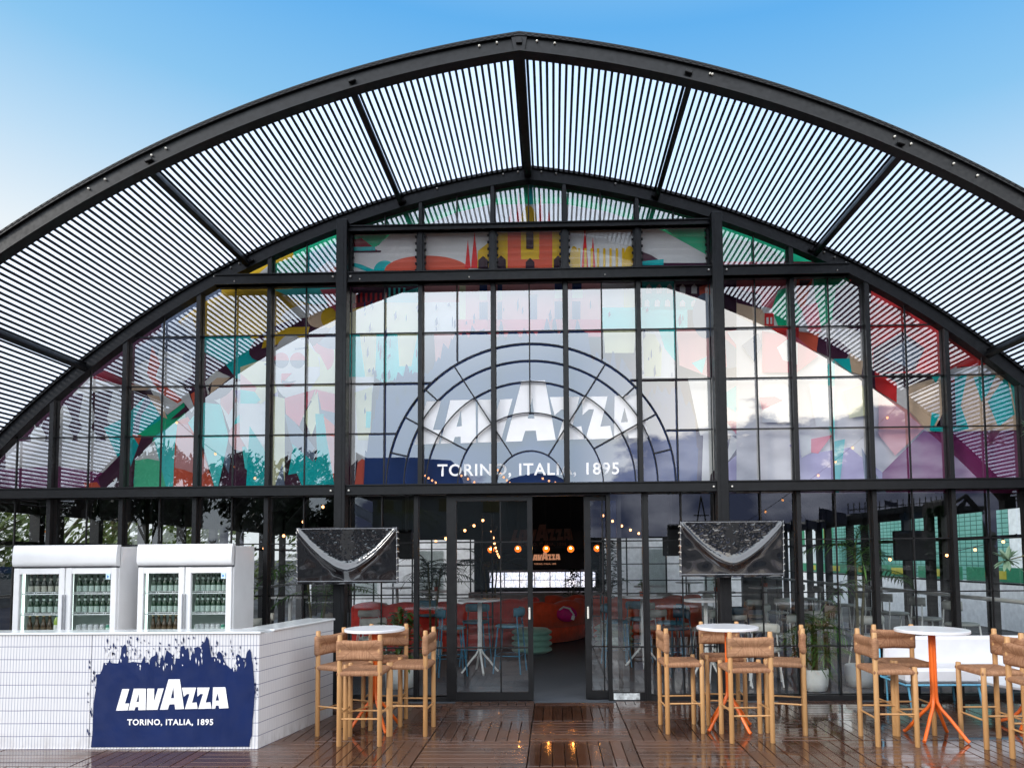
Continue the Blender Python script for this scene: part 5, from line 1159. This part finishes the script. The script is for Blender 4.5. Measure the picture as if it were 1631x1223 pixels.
w0 = pad_chair('cream_chair', 'cream chair close to the glass beside the white potted palm', 'chair', WPAINT, WPAD, .46, .76, WC); w0.location = (2.98, .95, 0); w0.rotation_euler = (0, 0, 2.9)
cc_ = [(2.5, .85, 3.3), (2.7, 3.4, 1.5), (3.35, 3.9, 2.6), (3.1, 3.0, .2), (4.0, 4.7, 1.2), (4.7, 5.0, -1.4), (4.3, 5.8, 3.0), (2.0, 5.4, .4), (2.6, 6.2, 1.7), (3.2, 7.4, .2), (3.8, 8.3, 2.), (2.9, 8.4, 3.), (-4.3, 2.5, .3), (-3.6, 3.2, 1.6), (-4.4, 3.5, -1.), (-3.3, 5.8, .2), (-2.6, 6.7, 2.8), (1.8, 7.2, 1.), (5.0, 6.6, .3), (3.6, 5.9, .9), (-3.0, 4.0, .4), (1.95, 3.7, .3), (2.45, 4.3, 2.2), (3.7, 2.5, 1.1), (4.5, 3.3, -.8), (5.0, 4.0, 2.0), (4.9, 2.3, .1), (-3.5, 1.7, 2.6), (-2.5, 2.4, .4)]
LW = ['behind the second outdoor stool group', 'at the table in the middle of the room', 'beyond the middle table, facing the glass', 'in front of the middle table', 'left of the table toward the right wall', 'right of the table toward the right wall', 'beyond the table toward the right wall', 'before the table beyond the right column', 'right of the table beyond the right column', 'in front of the deep right table', 'right of the deep right table', 'behind the deep right table', 'in front of the table behind the left column', 'right of the table behind the left column', 'left of the table behind the left column', 'in front of the deep left table', 'behind the deep left table', 'alone near the rear on the right of the sofas', 'by the right wall near the rear', 'between the two right-hand tables', 'right behind the bar counter return', 'far behind the middle outdoor table', 'left of the middle room table, turned aside', 'between the potted palm and the tall palm', 'beyond the tall slender palm', 'by the right wall, halfway back', 'just behind the white bench glazing', 'behind the right-hand fridge and the glass', 'left of the dark palm by the left column']
for (x, y, rz), q in zip(cc_, LW): again(w0, (x, y, 0), rz, 'cream chair '+q)
g0 = pad_chair('grey_bar_chair', 'sage grey bar chair along the right wall ledge, nearest the glass', 'chair', WPAINT, GPAD, .72, 1.02, 'sage grey bar chairs along the right wall ledge'); g0.location = (5.75, 1.4, 0); g0.rotation_euler = (0, 0, -1.5)
for k in range(6): again(g0, (5.75, 2.25+k*.95, 0), -1.5+random.uniform(-.15, .15), 'sage grey bar chair along the right wall ledge, %s from the glass' % NUM[k+1])
# ---- plants inside
IG = 'potted plants inside the pavilion'
palm('potted_palm', 'bushy potted palm in a white pot just behind the glass, right of the middle table', (3.42, .5, 0), .75, 9, .42, IG, LF, True, 5, None, 0, 1.3, .26, 9)
palm('tall_palm', 'tall slender palm with yellow-green stem behind the right glazing', (4.08, .75, 0), 1.75, 7, .75, IG, LF, True, 2, None, 0, 1.35, .3, 12)
palm('tall_palm', 'dark leafy palm behind the glass between the bar counter and the left column', (-2.95, 1.2, 0), 1.5, 9, .85, IG, LF, True, 2, None, 0, 1.2, .3, 14)
palm('tall_palm', 'dark palm standing behind the left outdoor table', (-1.75, 3.3, 0), 1.55, 8, .6, IG, LFD, True, 2, None, 0, 1.2, .26, 12)
palm('tall_palm', 'dark arching palm beyond the left sliding door', (-.95, 5.2, 0), 1.6, 8, .7, IG, LFD, True, 2, None, 0, 1.1, .3, 12)
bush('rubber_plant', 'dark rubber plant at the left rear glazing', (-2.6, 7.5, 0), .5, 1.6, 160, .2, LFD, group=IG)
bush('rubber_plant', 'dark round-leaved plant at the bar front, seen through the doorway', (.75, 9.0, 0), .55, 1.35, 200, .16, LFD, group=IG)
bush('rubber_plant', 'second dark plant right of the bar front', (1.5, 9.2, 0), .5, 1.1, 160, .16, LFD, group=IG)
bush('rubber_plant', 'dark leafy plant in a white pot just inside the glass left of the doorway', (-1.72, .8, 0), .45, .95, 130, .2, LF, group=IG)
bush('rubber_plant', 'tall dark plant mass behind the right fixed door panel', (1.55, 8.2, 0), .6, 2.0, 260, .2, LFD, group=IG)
TERRA = simple('terracotta', lin((176, 84, 56)), .7, .1)
for x, y, z, lb in ((1.6, 2.4, 1.05, 'small plant in a terracotta pot on the table right of the doorway'), (3.0, 3.6, 1.05, 'small plant in a terracotta pot on the middle table'), (4.3, 5.2, 1.05, 'small plant in a terracotta pot on the table toward the right wall'), (-.81, 1.9, 1.05, 'small plant in a pot on the table behind the left sliding door'), (-1.9, 4.6, 1.05, 'small plant on the table left of the red sofa')):
    if 'left sliding' in lb: continue
    bush('small_plant', lb, (x, y, z), .11, .24, 40, .07, LF, True, TERRA, 'small plants on the tables')
# ---- bar at the back of the room
bb = thing('back_bar', 'long dark back bar with backlit bottle fridges and branded fascia, seen through the doorway', 'bar', (0.2, 11.6, 0))
def bz(px, py, Y=11.6): v = at(px, py, 1, Y); return v.x-.2, v.z
m = MB(); m.bx(-2.2, 1.5, -1.5, -1.1, 0, .72); m.build('counter', simple('pinkish_counter', (.42, .30, .26), .5), bb)
m = MB(); m.bx(-2.2, 1.5, -.2, .3, 0, 2.3); m.build('back_panel', BLACK, bb)
m = MB(); m.bx(-1.9, 1.3, -.5, -.2, 1.32, 1.75); fas = m.build('fascia', simple('fascia_black', (.012, .01, .01), .4), bb)
EM = Mat('lit_bottle_display'); cc = EM.n('ShaderNodeTexCoord'); s3 = EM.n('ShaderNodeSeparateXYZ'); EM.l(cc.outputs['Object'], s3.inputs[0])
nb = EM.noise(EM.coord('Object', (26, 1, 9)), 1.6, 3, .7); colr = EM.mix(EM.noise(EM.coord('Object', (9, 1, 4)), 1, 1), (.55, .65, 1.), (1., .85, .8)); e1 = EM.n('ShaderNodeEmission'); EM.put(e1.inputs[0], EM.mix(EM.remap(nb, .42, .6, 0, .75), colr, (.08, .12, .1))); e1.inputs[1].default_value = 1.5; EM = EM.end(e1.outputs[0])
for k in range(7):
    a = -1.75+k*.43
    m = MB(); m.bx(a, a+.40, -.24, -.215, .80, 1.22); w_ = m.build('lit_fridge', EM, bb)
    q = MB(); q.bx(a-.015, a, -.27, -.2, .78, 1.24); q.bx(a, a+.40, -.27, -.22, .995, 1.01); q.build('frame', BOLT, w_)
m = MB(); m.bx(-1.8, 1.28, -.3, -.2, 1.24, 1.29); m.build('light_strip', simple('pale_strip', (.8, .7, .75), .4), bb)
COP = Mat('glowing_copper_letters'); COP = COP.end(COP.pr((.75, .34, .2), .5, emit=(.9, .4, .22), es=.35))
lg = MB(); logo(lg, -.62, .25, 1.56, 0, lambda w: (w[0], -.512, w[1])); lg.build('lettering', COP, fas)
words('TORINO, ITALIA, 1895', .62, 'lettering', COP, fas, (-.18, -.512, 1.44), .02)
up = thing('hanging_sign', 'large dark hanging sign with dim brand lettering above the back bar', 'sign', (.2, 9.0, 0))
m = MB(); m.bx(-1.25, .9, 0, .08, 1.86, 2.3); m.build('board', simple('sign_black', (.012, .01, .01), .5), up)
LM = simple('dim_letters', (.32, .16, .12), .5)
lg = MB(); logo(lg, -1.0, .55, 2.05, 0, lambda w: (w[0], -.006, w[1])); lg.build('lettering', LM, up); words('TORINO, ITALIA, 1895', 1.2, 'lettering', LM, up, (-.22, -.006, 1.93), .02)
for x in (-1.1, .8): q = MB(); q.tube([(x, .04, 2.3), (x, .04, 5.3)], .01, 6); q.build('hanger', BLACK, up)
# pendant lamps
PE = Mat('amber_glass_glow'); lw = PE.n('ShaderNodeLayerWeight'); lw.inputs[0].default_value = .5
PE = PE.end(PE.pr((.7, .16, .02), .2, emit=(1., .17, .012), es=1.3, coat=.6))
CORE = Mat('lamp_core'); e1 = CORE.n('ShaderNodeEmission'); e1.inputs[0].default_value = (1, .40, .07, 1); e1.inputs[1].default_value = 90; CORE = CORE.end(e1.outputs[0])
pts = [(782, 875), (825, 874), (870, 874), (909, 874), (951, 873)]
for k, (px_, py_) in enumerate(pts):
    v = at(px_, py_, 1, 5.0); t = thing('pendant_lamp', 'amber glass globe pendant, %s from the left in the row above the doorway' % NUM[k], 'lamp', v, 0, 'amber globe pendants')
    m = MB(); m.ball((0, 0, 0), .065, 18, 12); m.build('globe', PE, t); m = MB(); m.ball((0, -.05, .012), .022, 8, 6); m.build('bulb', CORE, t); m = MB(); m.tube([(0, 0, .06), (0, 0, 2.89-v.z)], .004, 6); m.lathe([(.02, .05), (.02, .085)], n=10); m.build('cord', BLACK, t)
BULB = Mat('warm_bulb'); e1 = BULB.n('ShaderNodeEmission'); e1.inputs[0].default_value = (1, .42, .16, 1); e1.inputs[1].default_value = 4.5; BULB = BULB.end(e1.outputs[0])
def festoon(label, P_, nb_, sag, group='festoon light strings', r=.022):
    a, b = Vector(P_[0]), Vector(P_[1]); t = thing('festoon_lights', label, 'string lights', a, 0, group); d = b-a; pts_ = []
    for i in range(33): u = i/32; pts_.append(d*u+Vector((0, 0, -sag*4*u*(1-u))))
    m = MB(); m.tube(pts_, .006, 5); m.build('cable', BLACK, t)
    for k in range(nb_):
        u = (k+.5)/nb_; p = d*u+Vector((0, 0, -sag*4*u*(1-u)))
        q = MB(); q.lathe([(.012, -.03), (.014, 0)], n=8); s__ = q.build('socket', BLACK, t, p); q = MB(); q.ball((0, 0, -.045), r, 10, 7, sc=(1, 1, 1.15)); q.build('bulb', BULB, t, p)
def A3(px, py, Y): return tuple(at(px, py, 1, Y))
festoon('string of warm bulbs rising to the dark ladder frame left of the doorway', (A3(686, 860, 3), A3(776, 820, 4)), 6, .05)
festoon('string of warm bulbs falling in depth right of the ladder frame', (A3(782, 835, 4), A3(796, 885, 9)), 8, .1)
festoon('string of warm bulbs dropping right from the frame beyond the right door', (A3(952, 812, 4), A3(1036, 852, 6)), 6, .04)
festoon('string of warm bulbs above the right hand tables, between palm and wall', (A3(1395, 885, 3), A3(1620, 850, 3)), 5, .12)
festoon('string of warm bulbs in the left part of the room behind the bar counter', (A3(405, 878, 3), A3(530, 790, 3)), 4, .04)
# ladder frames (lighting truss) standing inside
for x0_, x1_, yt, Y, lb in ((767, 784, 817, 4.05, 'narrow black lighting ladder frame left of the doorway'), (941, 955, 810, 4.05, 'narrow black lighting ladder frame right of the doorway')):
    a, b = at(x0_, yt, 1, Y), at(x1_, yt, 1, Y); t = thing('lighting_truss', lb, 'truss', (a.x, Y, 0), 0, 'black ladder trusses'); w_ = b.x-a.x
    for x in (0, w_): m = MB(); m.tube([(x, 0, 0), (x, 0, a.z)], .018, 8); m.build('upright', BLACK, t)
    for k in range(8): m = MB(); m.tube([(0, 0, .3+k*(a.z-.3)/7), (w_, 0, .3+k*(a.z-.3)/7)], .012, 6); m.build('rung', BLACK, t)
    m = MB(); m.box((w_+.05, -.05, a.z-.25), (.09, .09, .12), (.5, .3, 0), bev=.02); m.build('spotlight', BLACK, t)
# hanging tv inside at the right, speaker boxes
for lb, p0, p1, Y, nm in (('large dark television hanging behind the right glazing', (1424, 845), (1488, 892), 1.6, 'hanging_television'), ('black loudspeaker box behind the left column', (634, 848), (662, 890), 1.5, 'loudspeaker'), ('black loudspeaker box left of the right column', (1055, 842), (1082, 885), 1.5, 'loudspeaker')):
    a, b = at(*p0, 1, Y), at(*p1, 1, Y); t = thing(nm, lb, 'television' if 'tele' in nm else 'speaker', ((a.x+b.x)/2, Y, (a.z+b.z)/2), 0)
    m = MB(); m.box((0, 0, 0), (b.x-a.x, .08 if 'tele' in nm else .25, a.z-b.z), (0, 0, -.15), bev=.012); m.build('housing', BLACK, t)
    m = MB(); m.tube([(0, 0, (a.z-b.z)/2-.01), (0, 0, 2.88-(a.z+b.z)/2)], .02, 8); m.build('hanger', BLACK, t)
# left outside: trees, parked van, orange board seen through the room
def tree(label, loc, h, r, nleaf, ls, group, mat=LFD, name='tree', zl=.35, seed=1, cat='tree'):
    t = thing(name, label, cat, loc, 0, group); rr_ = random.Random(seed); m = MB(); q = MB()
    m.tube([(0, 0, -.2), (.1, 0, h*.3), (-.05, .1, h*.6), (0, 0, h*.9)], [h*.035, h*.025, h*.015, h*.005], 9)
    cl_ = []
    for k in range(13):
        a = rr_.uniform(0, 6.28); zz_ = h*(zl+(1-zl)*rr_.random()**.8); ra_ = r*rr_.uniform(.2, .75)*(1-.5*(zz_/h-.3)); c = Vector((cos(a)*ra_, sin(a)*ra_, zz_)); cl_.append((c, r*rr_.uniform(.28, .5)))
        m.tube([(0, 0, zz_*.55), (c.x*.5, c.y*.5, zz_*.8), tuple(c)], [h*.012, h*.008, h*.003], 6)
    for k in range(nleaf):
        c, cr_ = cl_[rr_.randrange(len(cl_))]; d = Vector((rr_.gauss(0, 1), rr_.gauss(0, 1), rr_.gauss(0, .8))); d = d.normalized()*cr_*rr_.random()**.4; p = c+d
        n_ = Vector((rr_.gauss(0, 1), rr_.gauss(0, 1), rr_.gauss(0, 1))).normalized(); s1 = n_.orthogonal().normalized()*ls*rr_.uniform(.5, 1.2); s2 = n_.cross(s1)*.6
        q.add([p-s1, p+s2*.6, p+s1, p-s2*.6], [(0, 1, 2, 3)])
    m.build('trunk', BARK, t); q.build('crown', mat, t); return t
LFT = leaf_mat('olive_tree_leaf', (.05, .085, .02), (.16, .20, .06))  # olive green leaf, lighter than the dark leaf
for k, (x, y, h_, r_) in enumerate(((-13, 4, 4.5, 2.4), (-14.5, 8, 5, 2.6), (-12.5, 11.5, 4.6, 2.4), (-16, 14, 6, 3), (-12.5, 17, 5, 2.5), (-9.5, 20, 5, 2.6), (-6, 22, 5, 2.5))):
    tree('leafy tree beyond the left side wall, %s from the front' % NUM[k], (x, y, 0), h_, r_, 2600, .16, 'trees beyond the left side wall', LFT, seed=k+3, zl=.1)
vb = thing('parked_van', 'dark blue van parked outside beyond the left side wall', 'van', (-9.6, 2.8, -.2), 1.3)
m = MB(); m.flat([[(-2.2, .3), (2.2, .3), (2.25, .95), (1.7, 1.1), (1.2, 1.75), (-2.1, 1.8), (-2.2, 1.0)]], lambda w: (w[0], -.85, w[1]), 0, 1.7); m.flat([[(-2.2, .3), (2.2, .3), (2.25, .95), (1.7, 1.1), (1.2, 1.75), (-2.1, 1.8), (-2.2, 1.0)]], lambda w: (w[0], .85, w[1]), 0)
m.build('body', simple('navy_car_paint', (.02, .035, .08), .2, coat=.8), vb)
m = MB(); m.flat([[(-1.9, 1.1), (1.55, 1.1), (1.1, 1.65), (-1.9, 1.68)]], lambda w: (w[0], -.86, w[1]), 0); m.flat([[(-1.9, 1.1), (1.55, 1.1), (1.1, 1.65), (-1.9, 1.68)]], lambda w: (w[0], .86, w[1]), 0); m.build('window', simple('car_glass', (.03, .04, .05), .08, coat=.8), vb)
for x in (-1.4, 1.4):
    for y_ in (-.8, .8): q = MB(); q.tube([(x, y_-.1, .33), (x, y_+.1, .33)], .33, 20, sm=False); q.build('wheel', BLACK, vb)
a, b = at(55, 845, 1, 5.5), at(92, 885, 1, 5.5)
ob = thing('orange_board', 'orange and white notice board standing beyond the left side wall', 'sign', ((a.x+b.x)/2, 5.5, 0)); w_ = b.x-a.x
m = MB(); m.bx(-w_/2, w_/2, 0, .04, .9, a.z); m.build('board', simple('orange_board_face', (.85, .28, .05), .5), ob); m = MB(); m.bx(-w_/2+.04, w_*.15, -.01, 0, (a.z+b.z)/2, a.z-.04); m.build('white_patch', WPAINT, ob)
for x in (-w_/2+.05, w_/2-.05): m = MB(); m.bx(x-.02, x+.02, .04, .07, -.2, 1.2); m.build('post', BLACK, ob)
# ================================================================ WHAT STANDS BEHIND THE VIEWER (seen mirrored in the glazing)
def MR(px, py, D): v = at(px, py, 1, D); return v.x, -D, v.z
def sil(name, label, cat, pts, D, th, mat, group=None, part='body'):
    P_ = [MR(x, y, D) for x, y in pts]; t = thing(name, label, cat, (0, -D, 0), 0, group)
    m = MB(); m.flat([[(p[0], p[2]) for p in P_]], lambda w: (w[0], 0, w[1]), 0, -th); m.flat([[(p[0], p[2]) for p in P_]], lambda w: (w[0], -th, w[1]), 0); m.build(part, mat, t); return t
GW = simple('grey_render_wall', (.22, .23, .23), .7, .12, .6)
MQ = simple('blue_grey_canvas', (.02, .028, .05), .6, .15, 1)
tg = 'tall trees across the forecourt'
for k, (px_, top, r_) in enumerate(((-40, 770, 3.0), (60, 790, 3.0), (150, 775, 2.6), (235, 732, 2.6), (300, 748, 2.2), (375, 738, 2.6), (440, 762, 2.2), (490, 732, 2.6), (535, 765, 2.0))):
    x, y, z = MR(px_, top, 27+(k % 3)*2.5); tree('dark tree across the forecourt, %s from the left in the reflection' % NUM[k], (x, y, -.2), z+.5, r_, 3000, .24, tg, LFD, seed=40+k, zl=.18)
bd = thing('grey_events_hall', 'plain grey hall across the forecourt with blue canvas roof, mirrored left of the doors', 'building', (0, -32, 0))
x0, _, z0 = MR(592, 786, 32); x1, _, z1 = MR(856, 790, 32)
m = MB(); m.bx(x0, x1, -8, 0, -.2, z0); wl = m.build('wall', GW, bd)
roof = [(568, 790), (570, 722), (582, 731), (648, 730), (652, 742), (655, 730), (718, 733), (728, 742), (738, 770), (745, 790)]
m = MB(); R2 = [MR(x, y, 32) for x, y in roof]; m.flat([[(p[0], p[2]) for p in R2]], lambda w: (w[0], .3, w[1]), 0, -6); m.build('roof', MQ, bd)
roof = [(800, 795), (802, 775), (815, 764), (850, 756), (880, 757), (903, 768), (907, 795)]
m = MB(); R2 = [MR(x, y, 32) for x, y in roof]; m.flat([[(p[0], p[2]) for p in R2]], lambda w: (w[0], .3, w[1]), 0, -4); m.build('roof', MQ, bd)
for px_ in (600, 640, 700, 770): a = MR(px_, 795, 32); b = MR(px_+26, 815, 32); m = MB(); m.bx(a[0], b[0], .0, .04, b[2], a[2]); m.build('window', simple('dull_yellow_window', (.14, .12, .04), .3), bd)
x2, _, z2 = MR(795, 870, 26)
pl = palm('forecourt_palm', 'feathery palm in front of the grey hall, mirrored beside the left column', MR(640, 886, 24)[:2]+(-.2,), 4.1, 16, 2.4, None, LFT, False, 1, None, 0, .9, .6, 16)
# grandstand
GS = simple('dark_structure', (.035, .033, .032), .7)  # one even dark tone for stand, crane and stall roof
gs = thing('grandstand', 'long dark grandstand with rising roof across the forecourt, mirrored at the right', 'building', (0, -58, 0))
def GP(px, py, D=58): p = MR(px, py, D); return (p[0], p[2])
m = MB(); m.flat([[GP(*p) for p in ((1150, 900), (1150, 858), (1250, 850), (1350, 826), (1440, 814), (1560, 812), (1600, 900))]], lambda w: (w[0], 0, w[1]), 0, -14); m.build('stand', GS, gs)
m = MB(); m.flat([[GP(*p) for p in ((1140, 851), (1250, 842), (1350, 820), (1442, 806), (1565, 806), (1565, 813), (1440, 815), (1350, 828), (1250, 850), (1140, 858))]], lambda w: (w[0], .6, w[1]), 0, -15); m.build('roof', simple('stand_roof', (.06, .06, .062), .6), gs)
m = MB()
for k in range(18):
    a = GP(1350+k*9, 817-k*.7); h_ = .95; m.tube([(a[0], 0, a[1]), (a[0], 0, a[1]+h_)], .05, 5)
a, b = GP(1350, 812), GP(1503, 798); m.tube([(a[0], 0, a[1]), (b[0], 0, b[1])], .05, 5); m.tube([(a[0], 0, a[1]-.4), (b[0], 0, b[1]-.4)], .05, 5); m.build('railing', BLACK, gs)
m = MB(); m.flat([[GP(*p) for p in ((1430, 850), (1430, 818), (1466, 815), (1468, 850))]], lambda w: (w[0], 1.4, w[1]), 0, -1.0); m.build('video_board', simple('navy_panel', (.02, .05, .09), .4), gs)
FLG = simple('dark_flag', (.05, .05, .09), .7, .3, 3)
for k, (px_, py_, s_) in enumerate(((1252, 838, .7), (1262, 834, .7), (1282, 830, 1.1), (1303, 812, 1.5), (1412, 800, .6))):
    x, y, z = MR(px_, py_, 54); t = thing('flagpole', 'flag on a pole by the grandstand, %s from the left' % NUM[k], 'flag', (x, y, 0), 0, 'flags by the grandstand')
    m = MB(); m.tube([(0, 0, 0), (0, 0, z+.3)], [.06, .03], 6); m.build('pole', STEEL, t)
    m = MB(); vs = []
    for i in range(9):
        u = i/8
        for v in (0, 1): vs.append((u*1.6*s_, .15*sin(u*7), z+.2-v*.7*s_-u*.35*s_))
    m.add(vs, [(2*i, 2*i+1, 2*i+3, 2*i+2) for i in range(8)], sm=True); m.build('flag', FLG, t)
# steel lattice structure
lt = thing('lattice_crane', 'dark lattice boom structure rising beyond the grandstand', 'crane', (0, -50, 0))
def LP(px, py): p = MR(px, py, 50); return Vector((p[0], 0, p[2]))
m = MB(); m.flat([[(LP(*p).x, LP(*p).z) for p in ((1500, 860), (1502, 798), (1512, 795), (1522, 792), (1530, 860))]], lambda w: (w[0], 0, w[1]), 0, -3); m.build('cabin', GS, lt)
m = MB()
for a, b in ((LP(1522, 800), LP(1541, 788)), (LP(1541, 788), LP(1568, 818)), (LP(1530, 830), LP(1541, 790)), (LP(1522, 812), LP(1541, 796)), (LP(1541, 794), LP(1562, 818))):
    m.tube([a, b], .13, 6)
for k in range(8):
    t = k/7; a = LP(1541, 788).lerp(LP(1568, 818), t); b = LP(1541, 794).lerp(LP(1562, 818), min(1, t+.08)); m.tube([a, b], .06, 5)
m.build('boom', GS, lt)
hd = thing('treeline_mound', 'low dark planting beside the lattice crane', 'hedge', (0, -46, 0)); m = MB(); rr_ = random.Random(5)
for k in range(2500):
    p = MR(rr_.uniform(1455, 1530), 0, 46)[0]; z = -.2+rr_.random()**.6*(4.4+1.2*sin(p*.9)); s1 = Vector((rr_.gauss(0, 1), rr_.gauss(0, 1), rr_.gauss(0, 1))).normalized()*.25; s2 = s1.orthogonal().normalized()*.16; c = Vector((p, rr_.uniform(-1.5, 1.5), z)); m.add([c-s1, c+s2, c+s1, c-s2], [(0, 1, 2, 3)])
m.build('foliage', LFD, hd)
# long low kerb-side shops across the forecourt (fills the horizon)
lw_ = thing('low_pavilions', 'long low dark row of race-day stalls across the forecourt', 'building', (0, -40, 0)); a, b = MR(850, 862, 40), MR(1180, 862, 40)
m = MB(); m.bx(a[0]-1, b[0]+6, -5, 0, -.2, a[2]); m.build('wall', simple('stall_wall', (.16, .16, .17), .7, .2, 1), lw_)
m = MB(); m.bx(a[0]-1.4, b[0]+6.4, -5.4, .5, a[2]+.003, a[2]+.25); m.build('roof', GS, lw_)
for k in range(9): m = MB(); m.bx(a[0]+k*1.9, a[0]+k*1.9+1.2, .0, .04, .0, a[2]-.5); m.build('shutter', simple('pale_shutter', (.32, .33, .34), .5), lw_)
at_ = thing('a_frame_mast', 'thin A-shaped mast mirrored above the right screen', 'mast', (0, -34, 0)); p1, p2, p3 = MR(1116, 790, 34), MR(1092, 850, 34), MR(1140, 850, 34)
for q_ in (p2, p3): m = MB(); m.tube([(p1[0], 0, p1[2]), (q_[0], 0, 0)], .045, 6); m.build('leg', STEEL, at_)
m = MB(); c = (p1[0]+p2[0])/2; m.tube([((p1[0]+p2[0])/2, 0, (p1[2]+p2[2])/2), ((p1[0]+p3[0])/2, 0, (p1[2]+p3[2])/2)], .04, 6); m.build('crossbar', STEEL, at_)
# festoons strung over the forecourt on poles
FB = 'festoon lights strung over the forecourt'
festoon('festoon rising to the right over the forecourt, mirrored in the right glazing', (MR(1180, 838, 7), MR(1428, 648, 7)), 9, .14, FB, .026)
festoon('festoon falling to the right over the forecourt, mirrored in the left glazing', (MR(262, 655, 7), MR(420, 765, 7)), 5, .12, FB, .026)
for k, (a, b, n_) in enumerate((((667, 748), (695, 768), 5), ((728, 752), (770, 772), 4), ((790, 745), (815, 772), 5), ((860, 760), (900, 772), 4))): festoon('short festoon on the grey hall roof, %s of four' % NUM[k], (MR(*a, 31), MR(*b, 31)), n_, .05, FB, .06)
# small white flag on a pole, mirrored behind the left screen
x, y, z = MR(563, 800, 12); t = thing('banner_flag', 'pale blue-white flag hanging beside the left column in the reflection', 'flag', (x, y, 0)); m = MB(); m.tube([(0, 0, 0), (0, 0, z+.15)], .02, 6); m.build('pole', STEEL, t)
m = MB(); a, b = MR(563, 800, 12), MR(598, 845, 12); vs = []
for i in range(9):
    u = i/8
    for v in (0, 1): vs.append((u*.55, .05*sin(u*8), z-u*.3-v*.33))
m.add(vs, [(2*i, 2*i+1, 2*i+3, 2*i+2) for i in range(8)], sm=True); m.build('flag', simple('pale_flag', (.5, .54, .66), .6, .2, 4), t)
